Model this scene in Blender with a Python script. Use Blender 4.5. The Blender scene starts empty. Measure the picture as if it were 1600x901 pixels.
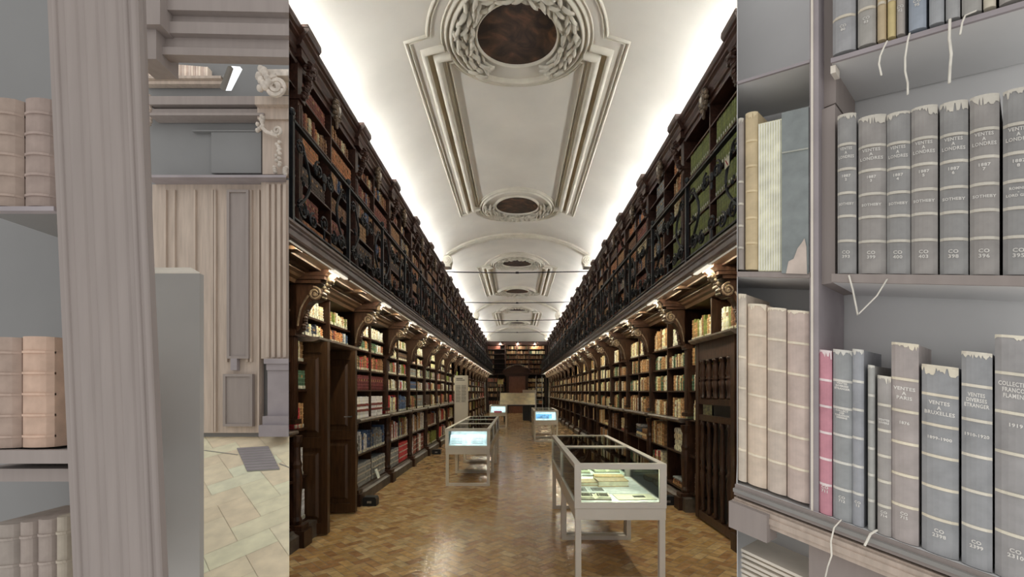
import bpy, bmesh, math, random
from mathutils import Vector, Matrix
S = bpy.context.scene
COL = S.collection
PI = math.pi

# ------------------------------------------------------------------ camera, world, exposure
cam_d = bpy.data.cameras.new('camera')
cam = bpy.data.objects.new('camera', cam_d); COL.objects.link(cam)
cam.location = (0, 0, 1.6); cam.rotation_euler = (PI/2, 0, 0)
cam_d.sensor_width = 36; cam_d.lens = 36*700/1600
cam_d.shift_x = -8/1600; cam_d.shift_y = 160.5/1600
cam_d.clip_start = 0.05; cam_d.clip_end = 200
S.camera = cam
S.view_settings.view_transform = 'Standard'; S.view_settings.look = 'None'
S.view_settings.gamma = 1; S.view_settings.exposure = 0.0
S.view_settings.use_curve_mapping = False
try:
    S.cycles.use_denoising = True
    S.cycles.denoiser = 'OPENIMAGEDENOISE'
    S.cycles.max_bounces = 8; S.cycles.transparent_max_bounces = 16
    S.cycles.caustics_reflective = False; S.cycles.caustics_refractive = False
    S.cycles.sample_clamp_indirect = 4
except Exception: pass
W = bpy.data.worlds.new('world'); S.world = W; W.use_nodes = True
wb = W.node_tree.nodes['Background']
wb.inputs[0].default_value = (1.0, 0.985, 0.96, 1); wb.inputs[1].default_value = 0.80
COVE_POWER = 55.0      # emission of the strips on the cornices
STRIP_POWER = 150.0     # emission of the strips under the gallery

def lin(r, g, b):
    f = lambda c: (c/255/12.92) if c/255 <= .04045 else ((c/255+.055)/1.055)**2.4
    return (f(r), f(g), f(b))

# ------------------------------------------------------------------ materials
def mat(name, col=(.5,.5,.5), rough=.6, metal=0, noise=None, attr=False, emit=0, wood=None, bump=0, bscale=60, spec=.5):
    m = bpy.data.materials.new(name); m.use_nodes = True
    nt = m.node_tree; N = nt.nodes; L = nt.links
    b = N['Principled BSDF']
    b.inputs['Roughness'].default_value = rough; b.inputs['Metallic'].default_value = metal
    b.inputs['Specular IOR Level'].default_value = spec
    if emit:
        b.inputs['Base Color'].default_value = (*col, 1)
        b.inputs['Emission Color'].default_value = (*col, 1); b.inputs['Emission Strength'].default_value = emit
        return m
    tc = N.new('ShaderNodeTexCoord')
    if attr:
        a = N.new('ShaderNodeAttribute'); a.attribute_name = 'Col'; src = a.outputs['Color']
    else:
        r = N.new('ShaderNodeRGB'); r.outputs[0].default_value = (*col, 1); src = r.outputs[0]
    if noise is None: noise = (30, .12)
    mp = N.new('ShaderNodeMapping')
    if wood: mp.inputs['Scale'].default_value = wood
    L.new(tc.outputs['Object'], mp.inputs[0])
    no = N.new('ShaderNodeTexNoise'); no.inputs['Scale'].default_value = noise[0]; no.inputs['Detail'].default_value = 5
    L.new(mp.outputs[0], no.inputs['Vector'])
    mr = N.new('ShaderNodeMapRange'); mr.inputs['From Min'].default_value = .3; mr.inputs['From Max'].default_value = .7
    mr.inputs['To Min'].default_value = 1-noise[1]*2; mr.inputs['To Max'].default_value = 1+noise[1]*2
    L.new(no.outputs['Fac'], mr.inputs[0])
    vm = N.new('ShaderNodeVectorMath'); vm.operation = 'SCALE'
    L.new(src, vm.inputs[0]); L.new(mr.outputs[0], vm.inputs['Scale'])
    L.new(vm.outputs[0], b.inputs['Base Color'])
    if bump:
        n2 = N.new('ShaderNodeTexNoise'); n2.inputs['Scale'].default_value = bscale; n2.inputs['Detail'].default_value = 3
        L.new(mp.outputs[0], n2.inputs['Vector'])
        bp = N.new('ShaderNodeBump'); bp.inputs['Strength'].default_value = bump; bp.inputs['Distance'].default_value = .01
        L.new(n2.outputs['Fac'], bp.inputs['Height']); L.new(bp.outputs[0], b.inputs['Normal'])
    return m

M = {}
M['wood'] = mat('dark_walnut', (.040,.018,.010), .40, noise=(6,.25), wood=(6,6,1.2), bump=.15, bscale=25, spec=.3)
M['wood_up'] = mat('dark_reddish_walnut', (.05,.021,.014), .42, noise=(6,.25), wood=(6,1.2,6))
M['wood_door'] = mat('brown_oak_door', (.055,.026,.011), .38, noise=(5,.16), wood=(8,8,.8), bump=.1, spec=.35)
M['plinth'] = mat('dusty_dark_plinth', (.085,.068,.055), .5, noise=(8,.2))
M['ledge'] = mat('worn_grey_brown_ledge', (.115,.09,.072), .42, noise=(10,.25))
M['soffit'] = mat('soffit_wood', (.055,.030,.016), .4, noise=(5,.25), wood=(1,6,6))
M['carved'] = mat('carved_wood', (.16,.115,.075), .3, noise=(20,.3))  # lighter brown than the plain wood, strong lighting put into the colour
M['back'] = mat('black_shelf_back', (.012,.009,.008), .7)
M['iron'] = mat('black_wrought_iron', (.02,.022,.025), .38, metal=.4)
M['steel'] = mat('grey_steel', (.35,.35,.35), .35, metal=.8)
M['fascia'] = mat('gallery_edge_moulding', (.16,.125,.12), .28, noise=(10,.15))
M['book'] = mat('book_cloth_and_leather', attr=True, rough=.55, noise=(25,.22))
M['far_door'] = mat('reddish_brown_lit_far_door', (.17,.065,.035), .35, noise=(5,.16), wood=(8,8,.8))  # brighter copy of the door wood, its lit look put into the colour
M['label'] = mat('cream_paper_label', lin(215,212,190), .7)
M['plaster'] = mat('cream_ceiling_plaster', (.74,.705,.62), .85, noise=(1.1,.035), bump=.05, bscale=8)
M['stucco'] = mat('stucco_moulding', (.72,.68,.57), .8, noise=(4,.05))
M['ochre'] = mat('ochre_stucco_band', (.50,.43,.30), .85, noise=(4,.05))
M['cove'] = mat('cove_strip_light', (.97,.985,1.0), emit=COVE_POWER)
M['stripglow'] = mat('strip_diffuser', (1.0,.95,.80), emit=.8)
M['stripdim'] = mat('strip_diffuser_dim', (1.0,.95,.82), emit=.22)
M['strip'] = mat('warm_strip_light', (1.0,.93,.70), emit=STRIP_POWER)
M['caselight_w'] = mat('case_light_warm', (.95,1.0,.78), emit=62)
M['caselight_c'] = mat('case_light_cool', (.66,.88,1.0), emit=55)
M['white'] = mat('off_white_painted_steel', (.68,.645,.58), .45, noise=(3,.03))
M['whitepanel'] = mat('white_board', (.62,.58,.52), .6, noise=(3,.03))
M['paper'] = mat('cream_paper', (.74,.72,.55), .8, noise=(20,.08))
M['paper_w'] = mat('white_paper', (.74,.78,.76), .8, noise=(12,.10))
M['dark'] = mat('black_plastic', (.012,.014,.018), .4)
M['red'] = mat('red_paint', (.35,.03,.03), .5)
M['print'] = mat('dark_print', (.05,.05,.05), .7)
M['photo'] = mat('dark_photo_print', (.05,.045,.03), .5, noise=(60,.5))
M['map'] = mat('old_map_paper', (.86,.76,.52), .7, noise=(3,.10))
M['floorbase'] = mat('floor_grout', (.14,.095,.055), .5)
def glass():
    m = bpy.data.materials.new('clear_glass'); m.use_nodes = True
    nt = m.node_tree; N = nt.nodes; L = nt.links; N.clear()
    o = N.new('ShaderNodeOutputMaterial'); mx = N.new('ShaderNodeMixShader'); t = N.new('ShaderNodeBsdfTransparent')
    t.inputs[0].default_value = (.95,.98,.965,1)
    g = N.new('ShaderNodeBsdfGlossy'); g.inputs['Roughness'].default_value = .02
    f = N.new('ShaderNodeFresnel'); f.inputs[0].default_value = 1.17
    L.new(f.outputs[0], mx.inputs[0]); L.new(t.outputs[0], mx.inputs[1]); L.new(g.outputs[0], mx.inputs[2]); L.new(mx.outputs[0], o.inputs[0])
    return m
M['glass'] = glass()
def tilemat(name, rough, bump, nz=.12, sp=.5):
    m = mat(name, attr=True, rough=rough, noise=(14,nz), bump=bump, bscale=16, spec=sp)
    return m
M['tile'] = tilemat('glazed_terracotta_tile', .19, .40, .12, .9)
M['tile_pale'] = tilemat('pale_beige_tile', .8, .1, .05)
def painting_mat():
    m = mat('dark_fresco_painting', (.1,.06,.035), .6, noise=(3,.3)); nt = m.node_tree; N = nt.nodes; L = nt.links
    b = N['Principled BSDF']; tc = N.new('ShaderNodeTexCoord')
    w = N.new('ShaderNodeTexNoise'); w.inputs['Scale'].default_value = 3.2; w.inputs['Detail'].default_value = 7; w.inputs['Distortion'].default_value = 1.6
    L.new(tc.outputs['Object'], w.inputs['Vector'])
    cr = N.new('ShaderNodeValToRGB'); e = cr.color_ramp.elements
    e[0].position = .38; e[0].color = (.018,.010,.007,1); e[1].position = .72; e[1].color = (.16,.075,.035,1)
    x = e.new(.55); x.color = (.06,.03,.018,1)
    L.new(w.outputs['Fac'], cr.inputs[0]); L.new(cr.outputs[0], b.inputs['Base Color']); return m
M['painting'] = painting_mat()
# faded pale furniture of the two side bays
def pale(name, rgb, k=.80, rough=.8, **kw):
    c = lin(*rgb); return mat(name, tuple(min(.95, v/k) for v in c), rough, spec=.15, **kw)
M['p_wood'] = pale('faded_grey_brown_wood', (146,137,133), noise=(5,.025), wood=(8,8,.8))
M['p_stand'] = pale('plain_grey_stand', (139,137,134), k=.56, noise=(4,.02))
M['p_wood2'] = pale('faded_tan_wood', (164,151,140), k=.66, noise=(7,.06), wood=(8,8,.7))
M['p_grey'] = pale('faded_grey_paint', (139,137,134), noise=(4,.02))
M['p_void'] = pale('grey_back_and_shade_tone', (129,129,129), noise=(4,.02))  # grey for backs; on shelf boards it is recess shade put into colour
M['r_void'] = mat('pale_grey_recess_shade', (.74,.74,.74), .9, noise=(4,.02), spec=.1)  # recess and underside shade put into the colour as a pale grey
M['p_post'] = pale('faded_mauve_grey_wood', (150,143,146), noise=(7,.05))
M['p_carve'] = pale('faded_carving', (192,183,173), noise=(20,.12))
M['p_light'] = pale('faded_white_trim', (215,208,196), noise=(7,.05))
M['p_book'] = mat('faded_book_leather', attr=True, rough=.8, noise=(22,.07), spec=.15)
M['p_white'] = pale('cream_cord_lettering_and_highlight', (214,210,200), noise=(20,.08))
M['p_lamp'] = mat('white_tube_lamp', (.9,.95,1), emit=1.0)

# ------------------------------------------------------------------ mesh builder
class MB:
    def __init__(s): s.v = []; s.f = []; s.c = []; s.m = []; s.mi = 0
    def add(s, vs, fs, c=(.5,.5,.5)):
        o = len(s.v); s.v += [tuple(p) for p in vs]
        for f in fs: s.f.append(tuple(i+o for i in f)); s.c.append(c); s.m.append(s.mi)
    def hexa(s, p, c=(.5,.5,.5)):   # p: 4 bottom + 4 top
        s.add(p, [(3,2,1,0),(4,5,6,7),(0,1,5,4),(1,2,6,5),(2,3,7,6),(3,0,4,7)], c)
    def box(s, x0,x1,y0,y1,z0,z1, c=(.5,.5,.5)):
        x0,x1 = min(x0,x1),max(x0,x1); y0,y1 = min(y0,y1),max(y0,y1); z0,z1 = min(z0,z1),max(z0,z1)
        s.hexa([(x0,y0,z0),(x1,y0,z0),(x1,y1,z0),(x0,y1,z0),(x0,y0,z1),(x1,y0,z1),(x1,y1,z1),(x0,y1,z1)], c)
    def prism(s, poly, fn, a, b, c=(.5,.5,.5)):  # poly 2d; fn(p,q,t)->xyz
        n = len(poly); vs = [fn(p,q,a) for p,q in poly]+[fn(p,q,b) for p,q in poly]
        fs = [tuple(range(n))[::-1], tuple(range(n,2*n))]+[(i,(i+1)%n,n+(i+1)%n,n+i) for i in range(n)]
        s.add(vs, fs, c)
    def tube(s, pts, r, n=5, c=(.5,.5,.5), closed=False, taper=None):
        P = [Vector(p) for p in pts]; k = len(P); vs = []; up = Vector((.13,.2,1)).normalized()
        for i,p in enumerate(P):
            a = P[i-1] if (i>0 or closed) else P[i]; b = P[(i+1)%k] if (i<k-1 or closed) else P[i]
            t = (b-a).normalized() if (b-a).length>1e-9 else Vector((0,0,1))
            u = t.cross(up)
            if u.length < .05: u = t.cross(Vector((1,0,0)))
            u.normalize(); w = t.cross(u)
            rr = r*(taper(i/(k-1)) if taper else 1)
            for j in range(n):
                an = 2*PI*j/n; vs.append(p+u*math.cos(an)*rr+w*math.sin(an)*rr)
        fs = []
        for i in range(k if closed else k-1):
            for j in range(n):
                i2 = (i+1)%k; fs.append((i*n+j, i*n+(j+1)%n, i2*n+(j+1)%n, i2*n+j))
        if not closed: fs += [tuple(range(n))[::-1], tuple(range((k-1)*n,k*n))]
        s.add(vs, fs, c)
    def lathe(s, prof, cx, cy, n=12, c=(.5,.5,.5)):  # prof [(r,z)]
        vs = [(cx+r*math.cos(2*PI*j/n), cy+r*math.sin(2*PI*j/n), z) for r,z in prof for j in range(n)]
        k = len(prof)
        fs = [(i*n+j, i*n+(j+1)%n, (i+1)*n+(j+1)%n, (i+1)*n+j) for i in range(k-1) for j in range(n)]
        fs += [tuple(range(n))[::-1], tuple(range((k-1)*n,k*n))]
        s.add(vs, fs, c)
    def blob(s, c0, r, rot=None, c=(.5,.5,.5), seg=6, rings=4, point=0):
        vs = []; R = rot or Matrix.Identity(3); C0 = Vector(c0)
        for i in range(rings+1):
            th = PI*i/rings
            for j in range(seg):
                ph = 2*PI*j/seg; k = math.sin(th)
                if point: k *= (1-point*max(0,math.cos(th)))
                vs.append(C0+R@Vector((r[0]*k*math.cos(ph), r[1]*k*math.sin(ph), r[2]*math.cos(th))))
        fs = [(i*seg+j, (i+1)*seg+j, (i+1)*seg+(j+1)%seg, i*seg+(j+1)%seg) for i in range(rings) for j in range(seg)]
        s.add(vs, fs, c)
    def build(s, name, m, parent=None, loc=None, smooth=False):
        me = bpy.data.meshes.new(name)
        lo = Vector(loc) if loc is not None else None
        vs = s.v if lo is None else [tuple(Vector(p)-lo) for p in s.v]
        me.from_pydata(vs, [], s.f)
        at = me.attributes.new('Col', 'FLOAT_COLOR', 'FACE')
        flat = []
        for c in s.c: flat += [c[0],c[1],c[2],1]
        at.data.foreach_set('color', flat)
        for mm in (m if isinstance(m,(list,tuple)) else [m]): me.materials.append(mm)
        if isinstance(m,(list,tuple)): me.polygons.foreach_set('material_index', s.m)
        bm = bmesh.new(); bm.from_mesh(me); bmesh.ops.recalc_face_normals(bm, faces=bm.faces); bm.to_mesh(me); bm.free()
        if smooth: me.polygons.foreach_set('use_smooth', [True]*len(me.polygons))
        me.update()
        o = bpy.data.objects.new(name, me); COL.objects.link(o)
        if lo is not None: o.location = lo
        if parent is not None: o.parent = parent
        return o

def tag(o, label=None, cat=None, group=None, kind=None):
    if label: o['label'] = label
    if cat: o['category'] = cat
    if group: o['group'] = group
    if kind: o['kind'] = kind
    return o
def thing(name, label, cat, loc=(0,0,0), group=None):
    o = bpy.data.objects.new(name, None); COL.objects.link(o); o.location = loc; o.empty_display_size = .1
    return tag(o, label, cat, group)
def struct(o): o['kind'] = 'structure'; return o
def copy_tree(o, parent=None):
    c = o.copy(); COL.objects.link(c); c.parent = parent
    for ch in [x for x in list(COL.objects) if x.parent == o]: copy_tree(ch, c)
    return c
ORD = ['first','second','third','fourth','fifth','sixth','seventh','eighth','ninth','tenth','eleventh','twelfth','thirteenth',
       'fourteenth','fifteenth','sixteenth','seventeenth','eighteenth','nineteenth','twentieth']+['%dth'%i for i in range(21,90)]
def spiral(cu, cv, r0, r1, turns, a0, n=22, sgn=1):
    return [(cu+(r0+(r1-r0)*i/n)*math.cos(a0+sgn*2*PI*turns*i/n), cv+(r0+(r1-r0)*i/n)*math.sin(a0+sgn*2*PI*turns*i/n)) for i in range(n+1)]

# ------------------------------------------------------------------ hall shell
PITCH = 1.643; YEND = 33.4
YS = {-1: 3.01, 1: 2.82}     # start of the first bay on each side
VZ0, VB, VA = 4.80, 1.48, 2.62
def vz(x): return VZ0+VB*math.sqrt(max(0, 1-(x/VA)**2))
def vn(x):   # downward normal of the vault
    d = (vz(x+.01)-vz(x-.01))/.02
    return Vector((d,0,-1)).normalized()

# floor
rnd = random.Random(5)
mb = MB(); mb.box(-2.66,2.66,1.0,YEND+.3,-.06,-.004); f = mb.build('floor', M['floorbase']); struct(f)
def herring(mb, x0,x1,y0,y1, w, z, cols, inside=None, gap=.006, rr=rnd):
    q = math.sqrt(.5)
    R = int(max(x1-x0,y1-y0)/w)+6; cx,cy = (x0+x1)/2,(y0+y1)/2
    for a in range(-2*R,2*R):
        for b in range(-R,R):
            for k in (0,1):
                bx,by = a+2*b, a-2*b
                r = (bx,by,bx+2,by+1) if k==0 else (bx+2,by-1,bx+3,by+1)
                mx,my = (r[0]+r[2])/2*w, (r[1]+r[3])/2*w
                X,Y = cx+(mx-my)*q, cy+(mx+my)*q
                if X<x0-w or X>x1+w or Y<y0-w or Y>y1+w: continue
                g = gap/2
                ps = []
                for px,py in ((r[0]*w+g,r[1]*w+g),(r[2]*w-g,r[1]*w+g),(r[2]*w-g,r[3]*w-g),(r[0]*w+g,r[3]*w-g)):
                    ps.append((cx+(px-py)*q, cy+(px+py)*q, z))
                if any(p[0]<x0 or p[0]>x1 or p[1]<y0 or p[1]>y1 for p in ps) and inside is None:
                    ps = [(min(max(p[0],x0),x1),min(max(p[1],y0),y1),p[2]) for p in ps]
                if inside:
                    ps = inside(ps)
                    if len(ps)<3: continue
                c = rr.choice(cols); v = rr.uniform(.88,1.12)
                mb.add(ps, [tuple(range(len(ps)))], tuple(t*v for t in c))
mb = MB()
herring(mb, -2.64,2.64,1.0,YEND, .088, 0.0, [(.50,.32,.145),(.45,.28,.125),(.54,.36,.175),(.41,.24,.11),(.49,.30,.125),(.56,.40,.21),(.38,.21,.10)])
o = mb.build('floor_tiles', M['tile'], f)

# vault
mb = MB(); n = 48
ys = [2.9+(YEND+.2-2.9)*i/20 for i in range(21)]
for y in ys:
    for i in range(n+1):
        a = PI*i/n; mb.v.append((-VA*math.cos(a), y, VZ0+VB*math.sin(a)))
for j in range(20):
    for i in range(n): mb.f.append((j*(n+1)+i, j*(n+1)+i+1,(j+1)*(n+1)+i+1,(j+1)*(n+1)+i)); mb.c.append((1,1,1)); mb.m.append(0)
ceil = mb.build('ceiling', M['plaster'], smooth=True); struct(ceil)
mb = MB(); mb.box(-2.9,2.9,YEND+.2,YEND+.3,0,6.6); struct(mb.build('wall_far', M['plaster']))
for s,nm in ((-1,'left'),(1,'right')):
    mb = MB(); mb.box(s*2.645,s*2.80,YS[s],YEND+.3,0,5.6); struct(mb.build('wall_'+nm, M['back']))

# mouldings swept over the vault
def vsweep(mb, path, prof, closed=False):
    """path [(X,Y)], prof [(side,drop)]"""
    P = path; k = len(P); m = len(prof); vs = []
    for i,(x,y) in enumerate(P):
        a = P[i-1] if (i>0 or closed) else P[i]; b = P[(i+1)%k] if (i<k-1 or closed) else P[i]
        d1 = Vector((x-a[0],y-a[1])); d2 = Vector((b[0]-x,b[1]-y))
        if d1.length<1e-7: d1 = d2
        if d2.length<1e-7: d2 = d1
        d1.normalize(); d2.normalize(); t = (d1+d2)
        t = t.normalized() if t.length>1e-6 else d1
        sd = Vector((t.y,-t.x)); cs = max(.4, t.dot(d1))
        for (o,h) in prof:
            X = x+sd.x*o/cs; Y = y+sd.y*o/cs; nn = vn(X)
            vs.append(Vector((X,Y,vz(X)))+nn*h)
    fs = []
    for i in range(k if closed else k-1):
        for j in range(m-1):
            i2 = (i+1)%k; fs.append((i*m+j,i*m+j+1,i2*m+j+1,i2*m+j))
    mb.add(vs, fs)
def halfround(w,h,n=6): return [(-w/2*math.cos(PI*i/n), -.003+h*math.sin(PI*i/n)+(0.003 if 0<i<n else 0)) for i in range(n+1)]
def circ(cx,cy,r,a0=0,a1=2*PI,n=64): return [(cx+r*math.cos(a0+(a1-a0)*i/n), cy+r*math.sin(a0+(a1-a0)*i/n)) for i in range(n+(0 if abs(a1-a0-2*PI)<1e-6 else 1))]
PANELS = [(5.88,11.25),(16.25,20.85),(25.5,30.4)]
def dens(p, st=.12):
    out = [p[0]]
    for a,b in zip(p,p[1:]):
        d = math.hypot(b[0]-a[0],b[1]-a[1]); q = max(1,int(d/st))
        out += [(a[0]+(b[0]-a[0])*i/q, a[1]+(b[1]-a[1])*i/q) for i in range(1,q+1)]
    return out
for pi_,(c1,c2) in enumerate(PANELS):
    mb = MB(); mo = MB()
    def rail(xo, e1, e2, rr, prof, tgt):
        for s in (-1,1):
            # inward return to each ring, corner, straight run, corner, return
            def xin(yy,c): 
                d = rr*rr-(yy-c)**2
                return math.sqrt(d) if d>0 else .05
            ya, yb = c1+e1, c2-e2
            p = [(s*xin(ya,c1),ya),(s*xo,ya),(s*xo,yb),(s*xin(yb,c2),yb)]
            vsweep(tgt, dens(p), prof)
    rail(1.43, -.18, -.10, 1.165, halfround(.035,.03), mb)
    rail(1.385,-.135, -.06, 1.12, halfround(.02,.02), mb)
    rail(1.245, .06, .02, .98, halfround(.075,.07), mb)
    rail(1.175, .13, .06, .98, [(-.035,.002),(-.033,.006),(.033,.006),(.035,.002)], mo)
    rail(1.09, .20, .10, .93, halfround(.11,.095), mb)
    rail(.985, .30, .16, .93, halfround(.03,.03), mb)
    rail(.945, .34, .20, .93, halfround(.03,.045), mb)
    for cc,e in ((c1,-1),(c2,1)):
        vsweep(mb, circ(0,cc,.545), halfround(.05,.05), True)
        vsweep(mb, circ(0,cc,.86), halfround(.06,.07), True)
        vsweep(mb, circ(0,cc,.93), halfround(.04,.045), True)
        vsweep(mb, circ(0,cc,.985), halfround(.02,.02), True)
        a = (math.radians(189),math.radians(351)) if e<0 else (math.radians(-8),math.radians(188))
        if e<0:
            vsweep(mb, circ(0,cc,1.12,math.radians(187),math.radians(353)), halfround(.02,.02)); vsweep(mb, circ(0,cc,1.165,*a), halfround(.035,.03))
        else:
            vsweep(mb, circ(0,cc,1.06,*a), halfround(.03,.03))
    o = mb.build('ceiling_trim_moulding', M['stucco'], smooth=True); o.name = 'trim_%d'%(pi_+1); struct(o)
    o2 = mo.build('ochre_band', M['ochre'], o)

# medallions: painting, ring of leaves
def leaf(mb, X, Y, ang, ln, wd, lift=.05):
    nn = vn(X); base = Vector((X,Y,vz(X)))+nn*lift
    t = Vector((math.cos(ang),math.sin(ang),0)); t = (t-nn*t.dot(nn)).normalized(); b = nn.cross(t)
    pts = []; N_ = 5
    vs = []
    for i in range(N_+1):
        q = i/N_; w = wd*math.sin(PI*min(1,q*.92+.08))**.8*(1-q*.35) if i<N_ else .001
        h = .035*math.sin(PI*q)
        c0 = base+t*(q-.5)*ln+nn*h
        vs += [c0-b*w-nn*.022, c0+nn*.014, c0+b*w-nn*.022]
    fs = []
    for i in range(N_):
        fs += [(i*3,i*3+1,i*3+4,i*3+3),(i*3+1,i*3+2,i*3+5,i*3+4)]
    mb.add(vs, fs)
k = 0
mlabel = ['largest round dark ceiling painting in a leafy stucco wreath, nearest the top of the picture',
  'second dark ceiling painting in a wreath, closing the long framed panel',
  'ceiling painting in a wreath just beyond the first ceiling arch',
  'ceiling painting before the second arch, above the second iron tie rod',
  'small ceiling painting just beyond the second ceiling arch',
  'farthest and smallest ceiling painting, above the far wall']
for pi_,(c1,c2) in enumerate(PANELS):
    for ci,cc in enumerate((c1,c2)):
        t = thing('ceiling_medallion', mlabel[k], 'ceiling painting', (0,cc,vz(0)), 'painted medallions along the vault'); k += 1
        mb = MB(); n = 48
        vs = [(0,0,-.012)]+[(.53*math.cos(2*PI*i/n), .53*math.sin(2*PI*i/n), vz(.53*math.cos(2*PI*i/n))-vz(0)-.012) for i in range(n)]
        mb.add(vs, [(0,1+i,1+(i+1)%n) for i in range(n)])
        o = mb.build('painting', M['painting'], t)
        mb = MB(); rr = random.Random(k)
        for e in range(2):
            for i in range(36 if k<3 else 26):
                A = 2*PI*i/(36 if k<3 else 26)+rr.uniform(-.03,.03)
                if ci==0 and math.sin(A)>.80 or ci==1 and math.sin(A)<-.3: continue
                side = 1 if math.cos(A)>0 else -1
                for q in range(3):
                    r = .62+.085*q+rr.uniform(-.02,.02)
                    d = A + side*PI/2 + rr.uniform(-.7,.7)
                    leaf(mb, r*math.cos(A), cc+r*math.sin(A), d, rr.uniform(.15,.21), rr.uniform(.026,.042), rr.uniform(.02,.05)+.05*e)
        mb.v = [tuple(Vector(p)-Vector((0,cc,vz(0)))) for p in mb.v]
        mb.build('leaf_wreath', M['stucco'], t, smooth=True)

# transverse arches with scroll feet
for i,ry in enumerate((13.4,22.9,32.5)):
    mb = MB(); k2 = 40
    path = [(-2.12+4.24*j/k2, ry) for j in range(k2+1)]
    vsweep(mb, path, [(-.16,0),(-.155,.05),(-.12,.06),(-.11,.08),(-.03,.10),(.03,.10),(.11,.08),(.12,.06),(.155,.05),(.16,0)])
    for s in (-1,1):
        for r_,a_ in ((.13,0),(.085,.7),(.04,1.4)):
            mb.tube([(s*(2.06+.02*a_)+r_*math.cos(a)*s, ry-.16, 5.47+r_*math.sin(a)) for a in [2*PI*q/14 for q in range(14)]], .022, 5, closed=True)
        mb.prism([(.12*math.cos(2*PI*q/14),.12*math.sin(2*PI*q/14)) for q in range(14)], lambda p,q,t_: (s*2.06+p,t_,5.47+q), ry-.15, ry+.15)
        mb.box(s*1.98,s*2.3,ry-.17,ry+.17,5.28,5.38)
    rr = random.Random(i)
    for j in range(26):
        x = -.6+1.2*j/25; mb.blob((x, ry-.13, vz(x)-.09-rr.uniform(0,.02)), (.03,.02,.025+.03*(1-abs(x)/.6)))
    o = mb.build('arch', M['stucco'], smooth=False); o.name = 'trim_%d'%(i+4); struct(o)
# tie rods
tl = ['nearest of the four iron tie rods crossing the vault, just below the first arch foot','second iron tie rod crossing the vault from the camera',
      'third iron tie rod crossing the vault, below the second arch','farthest and shortest looking iron tie rod near the end of the vault']
for i,(y,z) in enumerate(((14.3,5.42),(19.2,5.42),(24.0,5.42),(28.8,5.42))):
    t = thing('tie_rod', tl[i], 'tie rod', (0,y,z), 'iron tie rods under the vault')
    mb = MB(); mb.tube([(-2.3,0,-.01),(-1,0,-.035),(0,0,-.04),(1,0,-.02),(2.3,0,0)], .018, 8); mb.build('rod', M['iron'], t)
    mb = MB(); mb.box(-.05,.05,-.03,.03,-.065,-.012); mb.build('coupling', M['iron'], t)
# ------------------------------------------------------------------ bookcases
LOW_SH = {-1:[.20,.68,1.20,1.62,1.92,2.22,2.44], 1:[.24,.74,1.22,1.61,1.95,2.27]}
UP_SH = [2.96,3.22,3.52,3.82,4.12,4.42,4.72]
UF = 2.275; LF = 2.325   # shelf front
def low_parts(s):
    """name -> MB for one lower bay of side s; y runs 0..PITCH from pilaster centre"""
    P = {}
    sh = LOW_SH[s]
    def bx(nm, m, *b):
        q = P.setdefault(nm, (MB(), m)); u0,u1,y0,y1,z0,z1 = b; q[0].box(s*u0,s*u1,y0,y1,z0,z1)
    # pilaster at y=0 (near end of the bay)
    bx('pilaster', M['wood'], 2.305,2.64,-.055,.055,1.26,2.28)
    for k in (-.036,-.012,.012,.036): bx('pilaster', M['wood'], 2.295,2.31,k-.007,k+.007,1.34,2.16)
    bx('pilaster', M['wood'], 2.27,2.64,-.07,.07,2.17,2.235); bx('pilaster', M['wood'], 2.27,2.64,-.07,.07,1.26,1.31)
    bx('pilaster', M['wood'], 2.26,2.64,-.06,.06,2.2,2.72)
    mb = P['pilaster'][0]
    mb.lathe([(.05,.22),(.06,.26),(.045,.30),(.055,.55),(.062,.72),(.05,.80),(.06,.84),(.045,.88),(.04,1.02),(.06,1.08),(.066,1.14)], s*2.295, 0, 12)
    bx('pilaster', M['wood'], 2.31,2.64,-.045,.045,.2,1.2)
    bx('pilaster', M['wood'], 2.17,2.64,-.09,.09,0,.17); bx('pilaster', M['wood'], 2.20,2.64,-.078,.078,.17,.22)
    bx('mullion', M['wood'], 2.322,2.62,PITCH/2-.014,PITCH/2+.014,.2,2.70)
    for i,z in enumerate(sh):
        if abs(z-1.21)<.03: continue
        bx('shelf%d'%i, M['wood'], (LF if z>1.3 else 2.295),2.62,.06,PITCH-.06,z-.022,z)
    # counter ledge
    q = P['ledge'] = (MB(), M['ledge']); zc = [z for z in sh if abs(z-1.21)<.03][0]
    q[0].prism([(2.225,zc-.012),(2.225,zc-.03),(2.25,zc-.045),(2.27,zc-.06),(2.62,zc-.06),(2.62,zc),(2.235,zc)], lambda p,w,t: (s*p,t,w), .085, PITCH-.085)
    for yy in (PITCH/2,): q[0].box(s*2.20,s*2.29,yy-.02,yy+.02,zc-.07,zc-.055)
    q = P['plinth'] = (MB(), M['plinth'])
    q[0].prism([(2.22,0),(2.62,0),(2.62,.178),(2.28,.178),(2.26,.15),(2.22,.13)], lambda p,w,t: (s*p,t,w), .09, PITCH-.09)
    q = P['architrave'] = (MB(), M['soffit'])
    q[0].prism([(2.26,2.70),(2.62,2.70),(2.62,2.80),(2.14,2.80),(2.14,2.785),(2.18,2.77),(2.20,2.75),(2.24,2.735)], lambda p,w,t: (s*p,t,w), .0, PITCH)
    bx('back_panel', M['back'], 2.615,2.64,0,PITCH,.1,2.75)
    return P
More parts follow.
